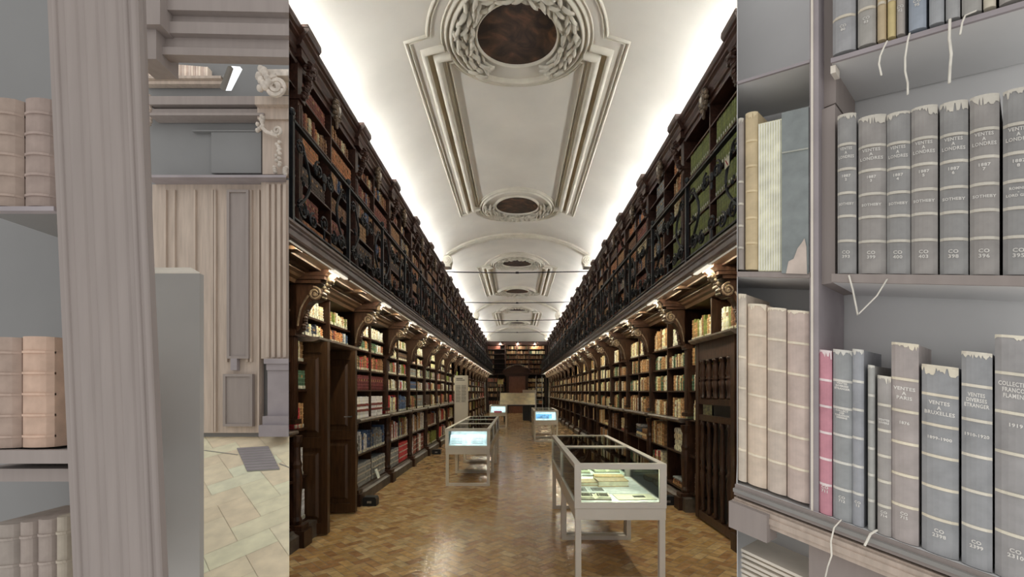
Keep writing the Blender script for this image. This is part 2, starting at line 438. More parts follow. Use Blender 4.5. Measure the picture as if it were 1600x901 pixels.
def up_parts(s):
    P = {}
    def bx(nm, m, *b):
        q = P.setdefault(nm, (MB(), m)); u0,u1,y0,y1,z0,z1 = b; q[0].box(s*u0,s*u1,y0,y1,z0,z1)
    bx('pilaster', M['wood_up'], 2.255,2.64,-.05,.05,2.95,4.98)
    for k in (-.03,0,.03): bx('pilaster', M['wood_up'], 2.245,2.26,k-.008,k+.008,3.2,4.55)
    bx('pilaster', M['wood_up'], 2.235,2.64,-.065,.065,2.95,3.12); bx('pilaster', M['wood_up'], 2.23,2.64,-.065,.065,4.60,4.64)
    q = P['console'] = (MB(), M['carved']); rr = random.Random(3)
    q = P['console'] = (MB(), M['wood_up'])
    for k in range(9):
        z = 4.64+.035*k; q[0].blob((s*(2.215-.012*k),(rr.uniform(-.03,.03)),z),(.035,.05+.01*(k%3),.028), seg=6)
    for w in (-1,1): q[0].tube([(s*(2.15-b*.6), w*.045, 4.93+a*.6) for a,b in spiral(0,0,.09,.02,1.4,0,16)], .016, 5)
    bx('mullion', M['wood_up'], 2.272,2.62,PITCH/2-.012,PITCH/2+.012,2.95,5.0)
    for i,z in enumerate(UP_SH[1:]): bx('shelf%d'%i, M['wood_up'], UF,2.62,.05,PITCH-.05,z-.02,z)
    q = P['frieze'] = (MB(), M['wood_up'])
    q[0].prism([(2.27,4.97),(2.62,4.97),(2.62,5.10),(2.22,5.10),(2.24,5.07),(2.24,5.03),(2.26,5.02),(2.26,4.99)], lambda p,w,t: (s*p,t,w), 0, PITCH)
    q[0].box(s*2.19,s*2.5,-.1,.1,5.0,5.10)
    bx('back_panel', M['back'], 2.615,2.64,0,PITCH,2.9,5.1)
    return P
NB = 18
near = {-1:1, 1:1}
SN = {-1:'left', 1:'right'}
def bays(parts_fn, nm, loc_lab, nearn, group):
    for s in (-1,1):
        P = parts_fn(s)
        # full version
        objs = []
        root = thing(nm, 'x', 'bookcase', (0,YS[s],0), group)
        for k,(m_,mt) in P.items():
            o = m_.build('shelf' if k.startswith('shelf') else k, mt, root); objs.append(o)
        # merged copy for the far bays
        mm = MB(); mats = []
        for k,(m_,mt) in P.items():
            if mt not in mats: mats.append(mt)
            mm.mi = mats.index(mt)
            mm.add(m_.v, m_.f)
        far = None
        for b in range(NB):
            y = YS[s]+b*PITCH
            if b == 0: r = root
            elif b < nearn:
                r = root.copy(); COL.objects.link(r)
                for o in objs:
                    if nm=='lower_bookcase' and b==1 and o.name.split('.')[0] in ('ledge','plinth','mullion'): continue
                    if nm=='lower_bookcase' and b==1 and o.name.split('.')[0]=='shelf' and o.data.vertices[0].co.z<2.1: continue
                    c = o.copy(); COL.objects.link(c); c.parent = r
                if nm=='lower_bookcase' and b==1:
                    sh=LOW_SH[s]; ya,yb_ = (.06,.31) if s<0 else (PITCH-.25,PITCH-.06)
                    for z in sh[:-2]: q=MB(); q.box(s*LF,s*2.62,ya,yb_,z-.022,z); q.build('shelf',M['wood'],r)
                    for (a0,a1) in (((.0,.32),(1.42,PITCH)) if s<0 else ((PITCH-.26,PITCH-.07),)):
                        q=MB(); q.box(s*2.22,s*2.62,a0+.06,a1,0,.178); q.build('plinth',M['plinth'],r)
                    q=MB(); q.box(s*2.29,s*2.62,PITCH/2-.014,PITCH/2+.014,2.2,2.70); q.build('mullion',M['wood'],r)
            else:
                if far is None: far = mm.build(nm, mats); tag(far,'x','bookcase',group); r = far
                else: r = far.copy(); COL.objects.link(r)
            r.location = (0,y,0)
            ex = ''
            if nm=='lower_bookcase' and b==1: ex = ' holding two open door leaves' if s<0 else ' behind the baluster grille'
            r['label'] = '%s wooden %s bookcase bay%s, %s along the %s side'%('dark', loc_lab, ex, ORD[b], SN[s])
# doors replace most of bay 1 left: keep the case, books handled below
bays(low_parts, 'lower_bookcase', 'ground level', 7, 'bookcase bays under the gallery')
bays(up_parts, 'upper_bookcase', 'gallery level', 7, 'bookcase bays above the gallery')

# cornice, one continuous run on each side, with breaks over the pilasters
for s in (-1,1):
    t = thing('cornice', 'long dark moulded cornice crowning the %s gallery bookcases'%SN[s], 'cornice', (0,YS[s],5.1))
    mb = MB(); prof = [(2.24,5.08),(2.62,5.08),(2.62,5.14),(2.45,5.14),(2.45,5.25),(2.15,5.25),(2.15,5.225),(2.165,5.20),(2.185,5.185),(2.185,5.16),(2.215,5.135),(2.22,5.11)]
    mb.prism(prof, lambda p,w,q: (s*p,q-YS[s],w-5.1), YS[s], YEND); mb.build('moulding', M['wood_up'], t)
    for b in range(NB):
        y = YS[s]+b*PITCH; mb = MB()
        mb.prism([(p-.055,w) for p,w in prof], lambda p,w,q: (s*p,q-YS[s],w-5.1+.004), y-.15, y+.15)
        mb.box(s*2.10,s*2.4,y-.155-YS[s],y+.155-YS[s],.155,.185)
        mb.build('projecting_block', M['wood_up'], t)
    mb = MB(); mb.box(s*2.30,s*2.36,3.3,YEND-.2,5.262,5.285)
    tl_ = thing('cove_light', 'long light strip on top of the %s cornice, washing the vault'%SN[s], 'light', (0,3,5.25))
    mb.v = [(x,y-3,z-5.25) for x,y,z in mb.v]
    mb.build('diffuser', M['cove'], tl_)
    mb = MB(); mb.box(s*2.28,s*2.38,.3,YEND-3.2,0,.012); mb.build('housing', M['white'], tl_)
    # small spotlights peeping over the cornice
# cartouches over the middle of the upper bays
for s in (-1,1):
    mb = MB(); rr = random.Random(8); C = (.20,.13,.10)
    mb.blob((s*2.19,0,5.02),(.03,.06,.085), seg=10, rings=6)
    mb.mi = 1; mb.blob((s*2.165,0,5.03),(.012,.024,.04), seg=8); mb.mi = 0  # white core is a highlight painted onto the shield
    for a in range(12):
        A = 2*PI*a/12; mb.blob((s*2.2,.085*math.cos(A),5.02+.115*math.sin(A)),(.03,.028,.028))
    for k in range(3): mb.blob((s*2.2,0,4.90-.035*k),(.02,.03-.007*k,.03))
    proto = None
    for b in range(NB-1):
        y = YS[s]+(b+.5)*PITCH
        if proto is None: o = proto = mb.build('carved_cartouche', [M['carved'],M['p_white']])
        else: o = proto.copy(); COL.objects.link(o)
        o.location = (0,y,0)
        tag(o, 'carved shield cartouche on the %s frieze, above the middle of bay %s'%(SN[s],ORD[b]), 'carving', 'cartouches on the friezes')

# ------------------------------------------------------------------ gallery deck, brackets, strip lights, railing
for s in (-1,1):
    t = thing('gallery', 'long narrow dark wooden gallery with moulded edge, %s side'%SN[s], 'gallery', (0,YS[s],2.8))
    fn = lambda p,w,q: (s*p,q-YS[s],w-2.8)
    mb = MB(); mb.prism([(1.84,2.83),(2.64,2.83),(2.64,2.93),(1.84,2.93)], fn, YS[s], YEND); mb.build('deck', M['soffit'], t)
    mb = MB(); mb.prism([(1.76,2.80),(1.85,2.80),(1.85,2.935),(1.745,2.935),(1.745,2.915),(1.765,2.905),(1.765,2.89),(1.78,2.88),(1.78,2.85),(1.765,2.84),(1.765,2.825),(1.75,2.815)], fn, YS[s], YEND); mb.build('edge_moulding', M['fascia'], t)
    mb = MB()
    for u0,u1,z0,z1 in ((1.98,2.01,2.812,2.83),(2.10,2.13,2.805,2.83)): mb.box(s*u0,s*u1,0,YEND-YS[s],z0-2.8,z1-2.8)
    for b in range(NB):
        for k in (.5,):
            y = (b+k)*PITCH; mb.box(s*1.86,s*2.16,y-.05,y+.05,.0,.03)
    mb.build('soffit_coffers', M['soffit'], t)
def bracket_parts(s):
    P = {}
    poly = [(2.62,2.20),(2.24,2.22),(2.215,2.27),(2.20,2.35),(2.185,2.43),(2.15,2.49),(2.11,2.53)]
    for i in range(9):
        a = math.radians(-75 - i*27); poly.append((2.075+.075*math.cos(a)*1.0, 2.60+.075*math.sin(a)))
    poly += [(2.03,2.70),(2.62,2.70)]
    a = MB(); a.prism(poly, lambda p,w,q: (s*p,q,w), -.06, .06); P['scroll_body'] = (a, M['wood'])
    b = MB()
    for w in (-1,1):
        b.tube([(s*p,w*.062,q) for p,q in spiral(2.075,2.60,.068,.015,1.7,math.radians(80),26)], .012, 6)
        b.blob((s*2.075,w*.065,2.60),(.018,.012,.018))
        b.tube([(s*p,w*.062,q) for p,q in [(2.14,2.58),(2.18,2.52),(2.215,2.45),(2.235,2.36),(2.25,2.27)]], .010, 5)
    P['volute'] = (b, M['carved'])
    c = MB(); rr = random.Random(4)
    for i in range(9):
        q = i/8; u = 2.235-.02*q-.03*math.sin(q*PI); c.blob((s*(2.205-.02*math.sin(q*PI*.9)), rr.uniform(-.03,.03), 2.25+.21*q),(.022,.045-.02*q,.022))
    P['acanthus_leaf'] = (c, M['wood'])
    d = MB()
    d.box(s*2.00,s*2.62,-.10,.10,2.70,2.735); d.box(s*1.95,s*2.62,-.12,.12,2.735,2.77)
    d.prism([(1.90,2.83),(1.90,2.81),(1.93,2.79),(1.94,2.77),(2.62,2.77),(2.62,2.83)], lambda p,w,q: (s*p,q,w), -.13, .13)
    P['cap_block'] = (d, M['wood'])
    e = MB()
    for j,(u,z,r) in enumerate(((1.93,2.74,.035),(1.96,2.70,.03),(1.985,2.665,.032),(1.975,2.63,.028),(2.0,2.60,.02),(2.0,2.565,.018))):
        for w in (-1,0,1): e.blob((s*u,w*.03,z),(r*.7,.022,r*.7))
    e.prism([(1.90,2.80),(1.93,2.80),(1.965,2.76),(1.975,2.72),(1.955,2.72),(1.94,2.75)], lambda p,w,q: (s*p,q,w), -.055,.055)
    P['carved_front'] = (e, M['carved'])
    return P
for s in (-1,1):
    P = bracket_parts(s); root = thing('scroll_bracket','x','bracket',(0,0,0),'scroll brackets under the gallery'); objs = []
    mm = MB(); mats = []
    for k,(m_,mt) in P.items():
        objs.append(m_.build(k,mt,root, smooth=(k in('acanthus_leaf','carved_front'))))
        if mt not in mats: mats.append(mt)
        mm.mi = mats.index(mt); mm.add(m_.v,m_.f)
    far = None; used = False
    for b in range(1,NB):
        y = YS[s]+b*PITCH
        if b<8:
            if not used: r = root; used = True
            else:
                r = root.copy(); COL.objects.link(r)
                for o in objs: c = o.copy(); COL.objects.link(c); c.parent = r
        elif far is None: r = far = mm.build('scroll_bracket', mats); tag(r,'x','bracket','scroll brackets under the gallery')
        else: r = far.copy(); COL.objects.link(r)
        r.location = (0,y,0)
        r['label'] = 'carved wooden scroll bracket under the %s gallery, %s from the camera'%(SN[s],ORD[b-1])
    # strip lights
    root = thing('strip_light','x','light',(0,0,0),'strip lights under the gallery edge')
    a = MB(); a.box(s*1.802,s*1.818,.25,PITCH-.28,2.793,2.80); a.mi = 1; a.box(s*1.80,s*1.838,-.18,.16,2.786,2.80); h = a.build('diffuser', [M['stripdim'],M['stripglow']], root)
    a = MB(); a.box(s*1.856,s*1.874,.12,PITCH-.12,2.821,2.829); tb = a.build('tube', M['strip'], root)
    for b in range(0,NB):
        y = YS[s]+b*PITCH-.05
        if y<3.2: y2 = y
        if b==0: r = root
        else:
            r = root.copy(); COL.objects.link(r)
            for o in (h,tb): c = o.copy(); COL.objects.link(c); c.parent = r
        r.location = (0,y+(.35 if b==0 else 0),0); r['label'] = 'glowing strip light under the %s gallery edge, %s from the camera'%(SN[s],ORD[b])
# railing
def rail_parts():
    P = {}
    L_ = 1.2
    a = MB(); a.box(-.016,.016,-.016,.016,2.935,3.80); a.blob((0,0,3.83),(.028,.028,.035), seg=8, rings=6); P['post'] = a
    b = MB(); b.box(-.022,.022,0,L_,3.755,3.775); P['handrail'] = b
    c = MB(); c.box(-.012,.012,0,L_,2.99,3.005); P['bottom_rail'] = c
    d = MB()
    def cv(pts, r=.0095, tp=None): d.tube([(0,p,q) for p,q in pts], r, 5, taper=tp)
    for w in (-1,1):
        X = lambda p: L_/2+w*p
        # big S bar from the foot scroll up to the head scroll
        up = [(X(.50-.16*math.sin(q*PI*1.0)*1.0-.10*q), 3.12+.50*q) for q in [i/14 for i in range(15)]]
        cv(up, .013)
        cv([(X(p),q) for p,q in spiral(.46,3.62,.07,.015,1.5,math.radians(200),22,-1)])
        cv([(X(p),q) for p,q in spiral(.42,3.12,.085,.015,1.6,math.radians(20),24,1)], .011)
        cv([(X(p),q) for p,q in spiral(.115,3.60,.075,.015,1.6,math.radians(90),24,-1)], .011)
        cv([(X(p),q) for p,q in spiral(.22,3.10,.07,.015,1.5,math.radians(90),22,-1)], .011)
        for (p,q,r_) in ((.17,3.56,.028),(.33,3.13,.026),(.40,3.35,.02)):
            d.blob((0,X(p),q),(.015,r_,r_*1.2))
            d.blob((0,X(p+.03),q+.03),(.012,r_*.6,r_))
    d.blob((0,L_/2,3.58),(.02,.04,.05),seg=8); d.blob((0,L_/2,3.50),(.015,.02,.04),seg=8)
    cv([(L_/2,3.0),(L_/2,3.10)]); cv(spiral(L_/2,3.16,.06,.06,1,0,18)); d.blob((0,L_/2,3.16),(.02,.03,.03))
    P['scrollwork'] = d
    return P
P = rail_parts()
root = thing('iron_railing','x','railing',(0,0,0),'wrought iron railing sections of the gallery')
robjs = [m_.build(k,M['iron'],root) for k,m_ in P.items()]
mm = MB()
for m_ in P.values(): mm.add(m_.v,m_.f)
far = None; first = True
for s in (-1,1):
    for b in range(25):
        y = 3.58+b*1.2 - (0.03 if s>0 else 0)
        if b<7:
            if first: r = root; first = False
            else:
                r = root.copy(); COL.objects.link(r)
                for o in robjs: c = o.copy(); COL.objects.link(c); c.parent = r
        elif far is None: r = far = mm.build('iron_railing',M['iron']); tag(r,'x','railing','wrought iron railing sections of the gallery')
        else: r = far.copy(); COL.objects.link(r)
        r.location = (s*1.80,y,0); r['label'] = 'black scrolled wrought iron railing section, %s along the %s gallery'%(ORD[b],SN[s])
# warning sign on the right railing
t = thing('sign', 'small white square sign with a red diagonal line on the right railing', 'sign', (1.775,3.78,3.53))
mb = MB(); mb.box(-.004,.0,-.035,.045,-.04,.045); mb.build('plate', M['label'], t)
mb = MB(); mb.hexa([(-.0065,-.02,-.025),(-.0065,-.012,-.03),(-.0045,-.012,-.03),(-.0045,-.02,-.025),(-.0065,.022,.03),(-.0065,.03,.025),(-.0045,.03,.025),(-.0045,.022,.03)]); mb.build('diagonal_line', M['red'], t)

# ------------------------------------------------------------------ books of the hall
TAN=(.30,.17,.075); BR=(.15,.07,.03); RB=(.17,.045,.028); DK=(.05,.03,.022); CR=(.55,.47,.28); VEL=(.62,.55,.38); GRN=(.045,.09,.05)
OLV=(.13,.155,.035); BLU=(.035,.06,.12); GRY=(.16,.17,.17); RED=(.34,.03,.035); BUR=(.075,.014,.016); WHT=(.62,.60,.52); ORG=(.36,.15,.06); NAV=(.02,.025,.04)
CN = {TAN:'tan leather',BR:'brown leather',RB:'reddish brown leather',DK:'dark brown',CR:'cream',VEL:'pale vellum',GRN:'dark green',OLV:'olive green',BLU:'blue',GRY:'grey',RED:'bright red',BUR:'burgundy',WHT:'white',ORG:'orange brown',NAV:'blackish'}
PAL_UP = [TAN,BR,RB,BR,ORG,TAN,DK,CR,RB,BR,BLU,GRY,TAN]
PAL_LL = [TAN,RB,WHT,BLU,GRN,CR,DK,RED,GRY,BR,OLV,WHT,CR]
PAL_LR = [TAN,BR,VEL,CR,TAN,ORG,RB,DK,VEL,GRN,CR]
BK = []   # dicts
rnd = random.Random(21)
def style(s, lvl, b, row, half):
    """returns (palette, uniform, height fraction, mean thickness, label, fill)"""
    r = rnd.random
    if lvl=='up':
        if s>0 and b==1: return ([OLV],True,.97 if row!=3 else .9,.052,'dot',(.9 if row<6 else .0))
        if s>0 and b==2: return ((([ORG,TAN,CR],False,.8,.03,None,.55),([GRY],True,.8,.04,None,.6))[half] if row in(4,5,6) else (([OLV],True,.85,.04,'dot',.6),(PAL_UP,False,.8,.04,None,.9))[half])
        u = r()<.45
        return ([rnd.choice(PAL_UP[:9])] if u else PAL_UP, u, rnd.uniform(.64,.82), rnd.uniform(.026,.045), None, rnd.choice([1,1,1,.85,.6]))
    if s<0:
        fx = {(2,0):([GRY],True,.72,.05,'band',1),(2,1):([BLU,WHT,GRY],False,.62,.045,'lab',1),(2,2):([WHT],True,.80,.065,'redband',1),
              (2,3):([BUR],True,.80,.036,None,1),(2,4):([TAN,BR,RED,GRN],False,.78,.038,'lab',1),(2,5):([WHT,RB,GRN,ORG],False,.75,.035,'lab',1),(2,6):([CR,VEL,WHT],False,.72,.035,'lab',1),
              (3,0):([GRY],True,.7,.05,'band',1) if half==0 else ([RED],True,.82,.06,'band',1),(3,2):([RED,CR,BLU],False,.75,.05,'lab',1),
              (4,1):([TAN,WHT],False,.75,.05,'lab',1),(4,0):([WHT,RB],False,.8,.055,'band',1)}
        if (b,row) in fx: return fx[(b,row)]
        u = r()<.35
        pal = [rnd.choice(PAL_LL)] if u else PAL_LL
        if row==6: pal = [CR,VEL,WHT,TAN,OLV]; u = False
        if b==1 and row>=5: u = False; pal = [CR,VEL,TAN,OLV] if row==6 else [RB,WHT,BLU,NAV,ORG,CR]
        return (pal,u,rnd.uniform(.64,.8),rnd.uniform(.03,.045),'lab',1)
    if row==0: return (PAL_LR,False,.6,.045,None,rnd.choice([.0,.35,.5]))
    if row==1: return ([VEL,TAN,CR,DK],False,.72,.045,None,rnd.choice([.0,.5,.45]))
    return ([TAN,CR,VEL,BR,TAN,GRN] if row<5 else [CR,VEL,TAN,OLV,BR],False,rnd.uniform(.60,.78),rnd.uniform(.028,.04),'lab' if row==5 else None,rnd.choice([1,1,1,.8,.9]))
def fill(s,lvl,b,row,half,z0,z1,y0,y1,uf):
    pal,u,hf,th,lab,fl = style(s,lvl,b,row,half)
    if fl<=0: return
    y = y0+.008; yend = y0+(y1-y0)*fl; n=0; far = (b>8)
    cc = rnd.choice(pal); H = (z1-z0)
    while True:
        t = th*(rnd.uniform(.92,1.08) if u else rnd.uniform(.6,1.45))*(1.6 if far else 1)
        if y+t>yend: break
        c = cc if u else rnd.choice(pal)
        if not u and rnd.random()<.35 and n: c = BK[-1]['c']
        h = H*hf*(rnd.uniform(.98,1.01) if u else rnd.uniform(.82,1.1)); h = min(h,H*.97)
        v = rnd.uniform(.8,1.2)
        BK.append(dict(s=s,lvl=lvl,b=b,row=row,half=half,y=y,t=t*.97,z=z0,h=h,c=c,v=v,u=uf+(0 if u else rnd.uniform(0,.02)),lab=lab if (lab!='lab' or rnd.random()<.92) else None,idx=n,flat=False))
        y += t; n += 1
        if y>yend-.02: break
for s in (-1,1):
    for b in range(1,NB):
        yb = YS[s]+b*PITCH
        if yb>YEND-.3: continue
        for half in (0,1):
            y0 = yb+(.075 if half==0 else PITCH/2+.016); y1 = min(YEND-.1, yb+(PITCH/2-.016 if half==0 else PITCH-.075))
            sh = LOW_SH[s]+[2.70]
            for row in range(len(sh)-1):
                if b==1:   # the doors occupy the bay below the two top rows
                    if s<0 and row<len(sh)-3:
                        if half==0: fill(s,'low',b,row,half,sh[row],sh[row+1]-.022,y0,yb+.30,2.342)
                        continue
                    if s>0 and row<len(sh)-3:
                        if half==1: fill(s,'low',b,row,half,sh[row],sh[row+1]-.022,yb+PITCH-.24,y1,2.342)
                        else: pass
                        continue
                uf = 2.342 if sh[row]>1.0 else 2.31
                fill(s,'low',b,row,half,sh[row],sh[row+1]-.022,y0,y1,uf)
            sh = UP_SH+[4.99]
            for row in range(len(sh)-1):
                if row==0 and b>3: continue
                fill(s,'up',b,row,half,sh[row],sh[row+1]-.02,y0,y1,2.292)
# horizontal piles on the right-hand lower shelves
def pile(b,row,y0,y1,sizes,cols,z=None):
    z = LOW_SH[1][row] if z is None else z
    for i,(t,c) in enumerate(zip(sizes,cols)):
        j = rnd.uniform(-.015,.015)
        BK.append(dict(s=1,lvl='low',b=b,row=row,half=0,y=YS[1]+b*PITCH+y0+j,t=t,z=z,h=y1-y0,c=c,v=rnd.uniform(.85,1.15),u=2.30,lab=None,idx=i,flat=True)); z += t
BK = [k for k in BK if not (k['s']>0 and k['lvl']=='low' and k['b'] in (2,3,4,5) and k['row'] in (0,1))]
pile(2,1,.10,.44,[.085,.08,.085,.08],[VEL]*4); pile(2,0,.10,.50,[.05,.035,.03],[TAN,BR,GRY]); pile(3,1,.10,.5,[.05,.04,.05,.04],[TAN,CR,BR,TAN])
pile(3,1,.60,.9,[.05,.05,.05,.05,.04],[GRY,CR,BLU,GRY,WHT]); pile(3,0,.5,.9,[.05,.05,.04],[GRY,CR,NAV]); pile(4,1,.1,.5,[.06,.06,.05,.06,.05],[RB,VEL,CR,VEL,CR])
pile(4,0,.3,.8,[.05,.05,.05],[GRY,WHT,RB]); pile(5,1,.3,.7,[.06,.06],[CR,TAN])
for b,row,ya,yb_,pal,hh in ((2,1,.95,1.55,[TAN,CR,DK,TAN],.36),(2,0,1.05,1.5,[RED,VEL,GRN,WHT],.40),(5,1,.85,1.5,[WHT,CR,TAN],.36),(5,0,.1,1.4,[GRY,BR,TAN],.36),(4,1,.95,1.5,[BR,DK,GRY],.34)):
    y = YS[1]+b*PITCH+ya; i=0
    while y<YS[1]+b*PITCH+yb_:
        t = rnd.uniform(.03,.055); BK.append(dict(s=1,lvl='low',b=b,row=row,half=1,y=y,t=t*.96,z=LOW_SH[1][row],h=hh*rnd.uniform(.9,1.05),c=rnd.choice(pal),v=rnd.uniform(.8,1.2),u=2.31,lab=None,idx=i,flat=False)); y += t; i += 1
def bookmesh(mb, k, detail):
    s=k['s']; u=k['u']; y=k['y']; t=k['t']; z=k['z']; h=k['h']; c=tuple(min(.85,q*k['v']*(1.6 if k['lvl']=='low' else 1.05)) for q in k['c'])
    if k['flat']:   # lying, spine to the hall
        D=.24; y1=y+h; pts=[(u+D,z),(u+.01,z),(u,z+.25*t),(u,z+.75*t),(u+.01,z+t),(u+D,z+t)]
        mb.prism(pts, lambda p,w,q:(s*p,q,w), y, y1, c)
        if detail:
            for f_ in (.15,.38,.62,.85): mb.box(s*(u-.004),s*(u+.01),y+h*f_-.005,y+h*f_+.005,z+.1*t,z+.9*t,tuple(q*.7 for q in c))
        return
    D=.2; b=.008 if t>.025 else .004
    pts=[(u+D,y),(u+b,y),(u,y+.28*t),(u,y+.72*t),(u+b,y+t),(u+D,y+t)]
    mb.prism(pts, lambda p,w,q:(s*p,w,q), z, z+h, c)
    if detail:
        g = tuple(min(.8,q*1.9+.04) for q in c)
        if k['lab']=='redband':
            for f_ in (.30,.55): mb.box(s*(u-.003),s*(u+.01),y+.04*t,y+.96*t,z+h*f_,z+h*f_+.035,(.22,.04,.03))
        elif k['lab']=='band':
            for f_ in (.2,.5,.8): mb.box(s*(u-.003),s*(u+.01),y+.04*t,y+.96*t,z+h*f_,z+h*f_+.02,(.5,.47,.4))
        elif k['c'] not in (WHT,OLV):
            for f_ in (.14,.36,.58,.80): mb.box(s*(u-.0025),s*(u+.006),y+.08*t,y+.92*t,z+h*f_,z+h*f_+.006,g)
            if k['idx']%3==1: mb.box(s*(u-.003),s*(u+.006),y+.1*t,y+.9*t,z+h*.62,z+h*.76,(.35,.2,.08))
def labelquad(mb,k):
    if k['flat'] or k['lab'] not in ('lab','dot'): return False
    s=k['s']; u=k['u']; y=k['y']; t=k['t']; z=k['z']; h=k['h']
    if k['lab']=='lab': mb.box(s*(u-.0045),s*(u+.004),y+.06*t,y+.94*t,z+.008,z+.042,(.62,.60,.48))
    else: mb.box(s*(u-.004),s*(u+.004),y+.35*t,y+.65*t,z+.03,z+.06,(.65,.65,.6))
    return True
def visible(k):
    yy = k['y']+(k['h'] if k['flat'] else k['t'])
    dx = 700*k['u']/yy
    if k['s']<0 and dx>352: return False
    if k['s']>0 and dx>340: return False
    return True
def size_px(k):
    if not visible(k): return 0
    w = k['h'] if k['flat'] else k['t']; h = k['t'] if k['flat'] else k['h']
    hid = 1.0
    if k['s']>0 and k['lvl']=='low' and k['row']<=0 : hid=.6
    if k['s']<0 and k['b']==1 and k['lvl']=='low' and k['row']<5 and k['y']>YS[-1]+PITCH+.32: hid=0
    if k['lvl']=='up' and k['row']<2: hid=.3
    return w*h*k['u']/k['y']**3*hid
BK = [k for k in BK if visible(k) or k['b']<=2]
BK.sort(key=lambda k:-size_px(k))
NIND = 258
used = set()
for k in BK[:NIND]:
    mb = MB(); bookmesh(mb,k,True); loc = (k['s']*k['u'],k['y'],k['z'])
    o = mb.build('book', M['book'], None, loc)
    nsh = {'up':len(UP_SH),'low':len(LOW_SH[k['s']])}[k['lvl']]
    where = ('gallery' if k['lvl']=='up' else 'lower')
    pos = 'in the pile' if k['flat'] else ('in near half' if k['half']==0 else 'in far half')
    if k['flat']: lb = '%s book lying %s up, pile on %s shelf, bay %s %s side'%(CN[k['c']],ORD[k['idx']],ORD[k['row']],ORD[k['b']],SN[k['s']])
    else: lb = '%s book, %s %s, %s shelf, %s %s bay %s'%(CN[k['c']],ORD[k['idx']],pos,ORD[k['row']],SN[k['s']],where,ORD[k['b']])
    if lb in used: lb = lb.replace(' book',' bound book',1)
    used.add(lb)
    tag(o, lb, 'book', 'books on the dark hall shelves')
    lm = MB()
    if labelquad(lm,k): lm.build('shelf_mark_label', M['book'], o).location = (-loc[0],-loc[1],-loc[2])
mb = MB()
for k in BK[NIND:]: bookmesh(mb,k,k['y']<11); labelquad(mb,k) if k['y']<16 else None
o = mb.build('books', M['book']); tag(o,'the many remaining rows of old books filling the shelves down the hall','books','books on the dark hall shelves','stuff')
M['spot'] = mat('spot_lens', (1,.93,.8), emit=900)
M['shade'] = mat('cream_lamp_shade', (.50,.46,.22), .8)
# ------------------------------------------------------------------ doors of the hall
def leaf_door(name, x0,x1,y,z1,label,handle):
    t = thing(name, label, 'door', (x0,y,.02))
    w = x1-x0; a = MB()
    a.box(0,w,0,.045,0,z1); st=.07
    a.build('leaf', M['wood_door'], t)
    b = MB()
    for xa,xb,za,zb in ((0,st,0,z1),(w-st,w,0,z1),(st,w-st,0,.12),(st,w-st,.95,1.07),(st,w-st,z1-.12,z1)): b.box(xa,xb,-.022,.002,za,zb)
    b.build('stiles_and_rails', M['wood_door'], t)
    c = MB()
    for za,zb in ((.17,.90),(1.12,z1-.17)):
        xa,xb=st+.035,w-st-.035
        c.hexa([(xa,.001,za),(xb,.001,za),(xb,.001,zb),(xa,.001,zb),(xa+.03,-.016,za+.03),(xb-.03,-.016,za+.03),(xb-.03,-.016,zb-.03),(xa+.03,-.016,zb-.03)])
    c.build('raised_panel', M['wood_door'], t)
    if handle:
        d = MB(); d.tube([(w-.045,-.014,1.25),(w-.045,-.06,1.25),(w-.13,-.062,1.25)], .008, 6); d.build('handle', M['steel'], t)
    return t
leaf_door('wooden_door', -2.62,-2.10, 4.98, 2.13, 'narrow brown wooden door leaf standing open, nearest on the left', False)
leaf_door('wooden_door', -2.62,-2.11, 5.86, 2.11, 'brown panelled wooden door leaf with lever handle, open behind the nearer leaf', True)
mb = MB(); mb.prism([(2.14,2.19),(2.14,2.165),(2.20,2.14),(2.62,2.14),(2.62,2.19)], lambda p,w,q:(-p,q,w), 4.85, 6.05)
o = mb.build('door_lintel_ledge', M['ledge']); tag(o,'grey brown ledge above the two open wooden doors on the left','ledge')
# grille door on the right: frame, rails and turned balusters
t = thing('grille_door','tall dark wooden grille door with turned balusters at far right','door',(2.25,5.0,0))
yA,yB = 4.68,5.70; X0 = 2.27
mb = MB()
for ya,yb in ((yA,yA+.09),(yB-.09,yB)): mb.box(X0-2.25,X0+.06-2.25,ya-5,yb-5,.02,2.22)
mb.build('stile', M['wood'], t)
for za,zb in ((.02,.12),(1.24,1.31),(1.44,1.51),(1.98,2.22)):
    mb = MB(); mb.box(X0+.005-2.25,X0+.055-2.25,yA+.09-5,yB-.09-5,za,zb); mb.build('rail', M['wood'], t)
mb = MB(); mb.prism([(2.20,2.25),(2.20,2.23),(2.24,2.20),(2.36,2.20),(2.36,2.25)], lambda p,w,q:(p-2.25,q-5,w), yA-.06,yB+.06); mb.build('top_ledge', M['ledge'], t)
for z0,z1,nb in ((1.51,1.98,5),(.12,1.24,5)):
    for i in range(nb):
        y = yA+.16+(yB-yA-.32)*i/(nb-1); H=z1-z0
        prof = [(.016,0),(.022,.03),(.014,.06),(.016,.20),(.024,.42),(.016,.47),(.026,.50),(.016,.53),(.024,.60),(.016,.82),(.014,.93),(.022,.96),(.016,1)]
        a = MB(); a.lathe([(r*(1.9 if z0>1.3 else 1.5),z0+q*H) for r,q in prof], X0+.03-2.25, y-5, 10); a.build('baluster', M['wood'], t, smooth=True)
mb = MB(); mb.box(.25,.30,yA-5,yB-5,0,2.2); mb.build('dark_shade_sheet', M['back'], t)  # black sheet standing in for the shade behind the balusters

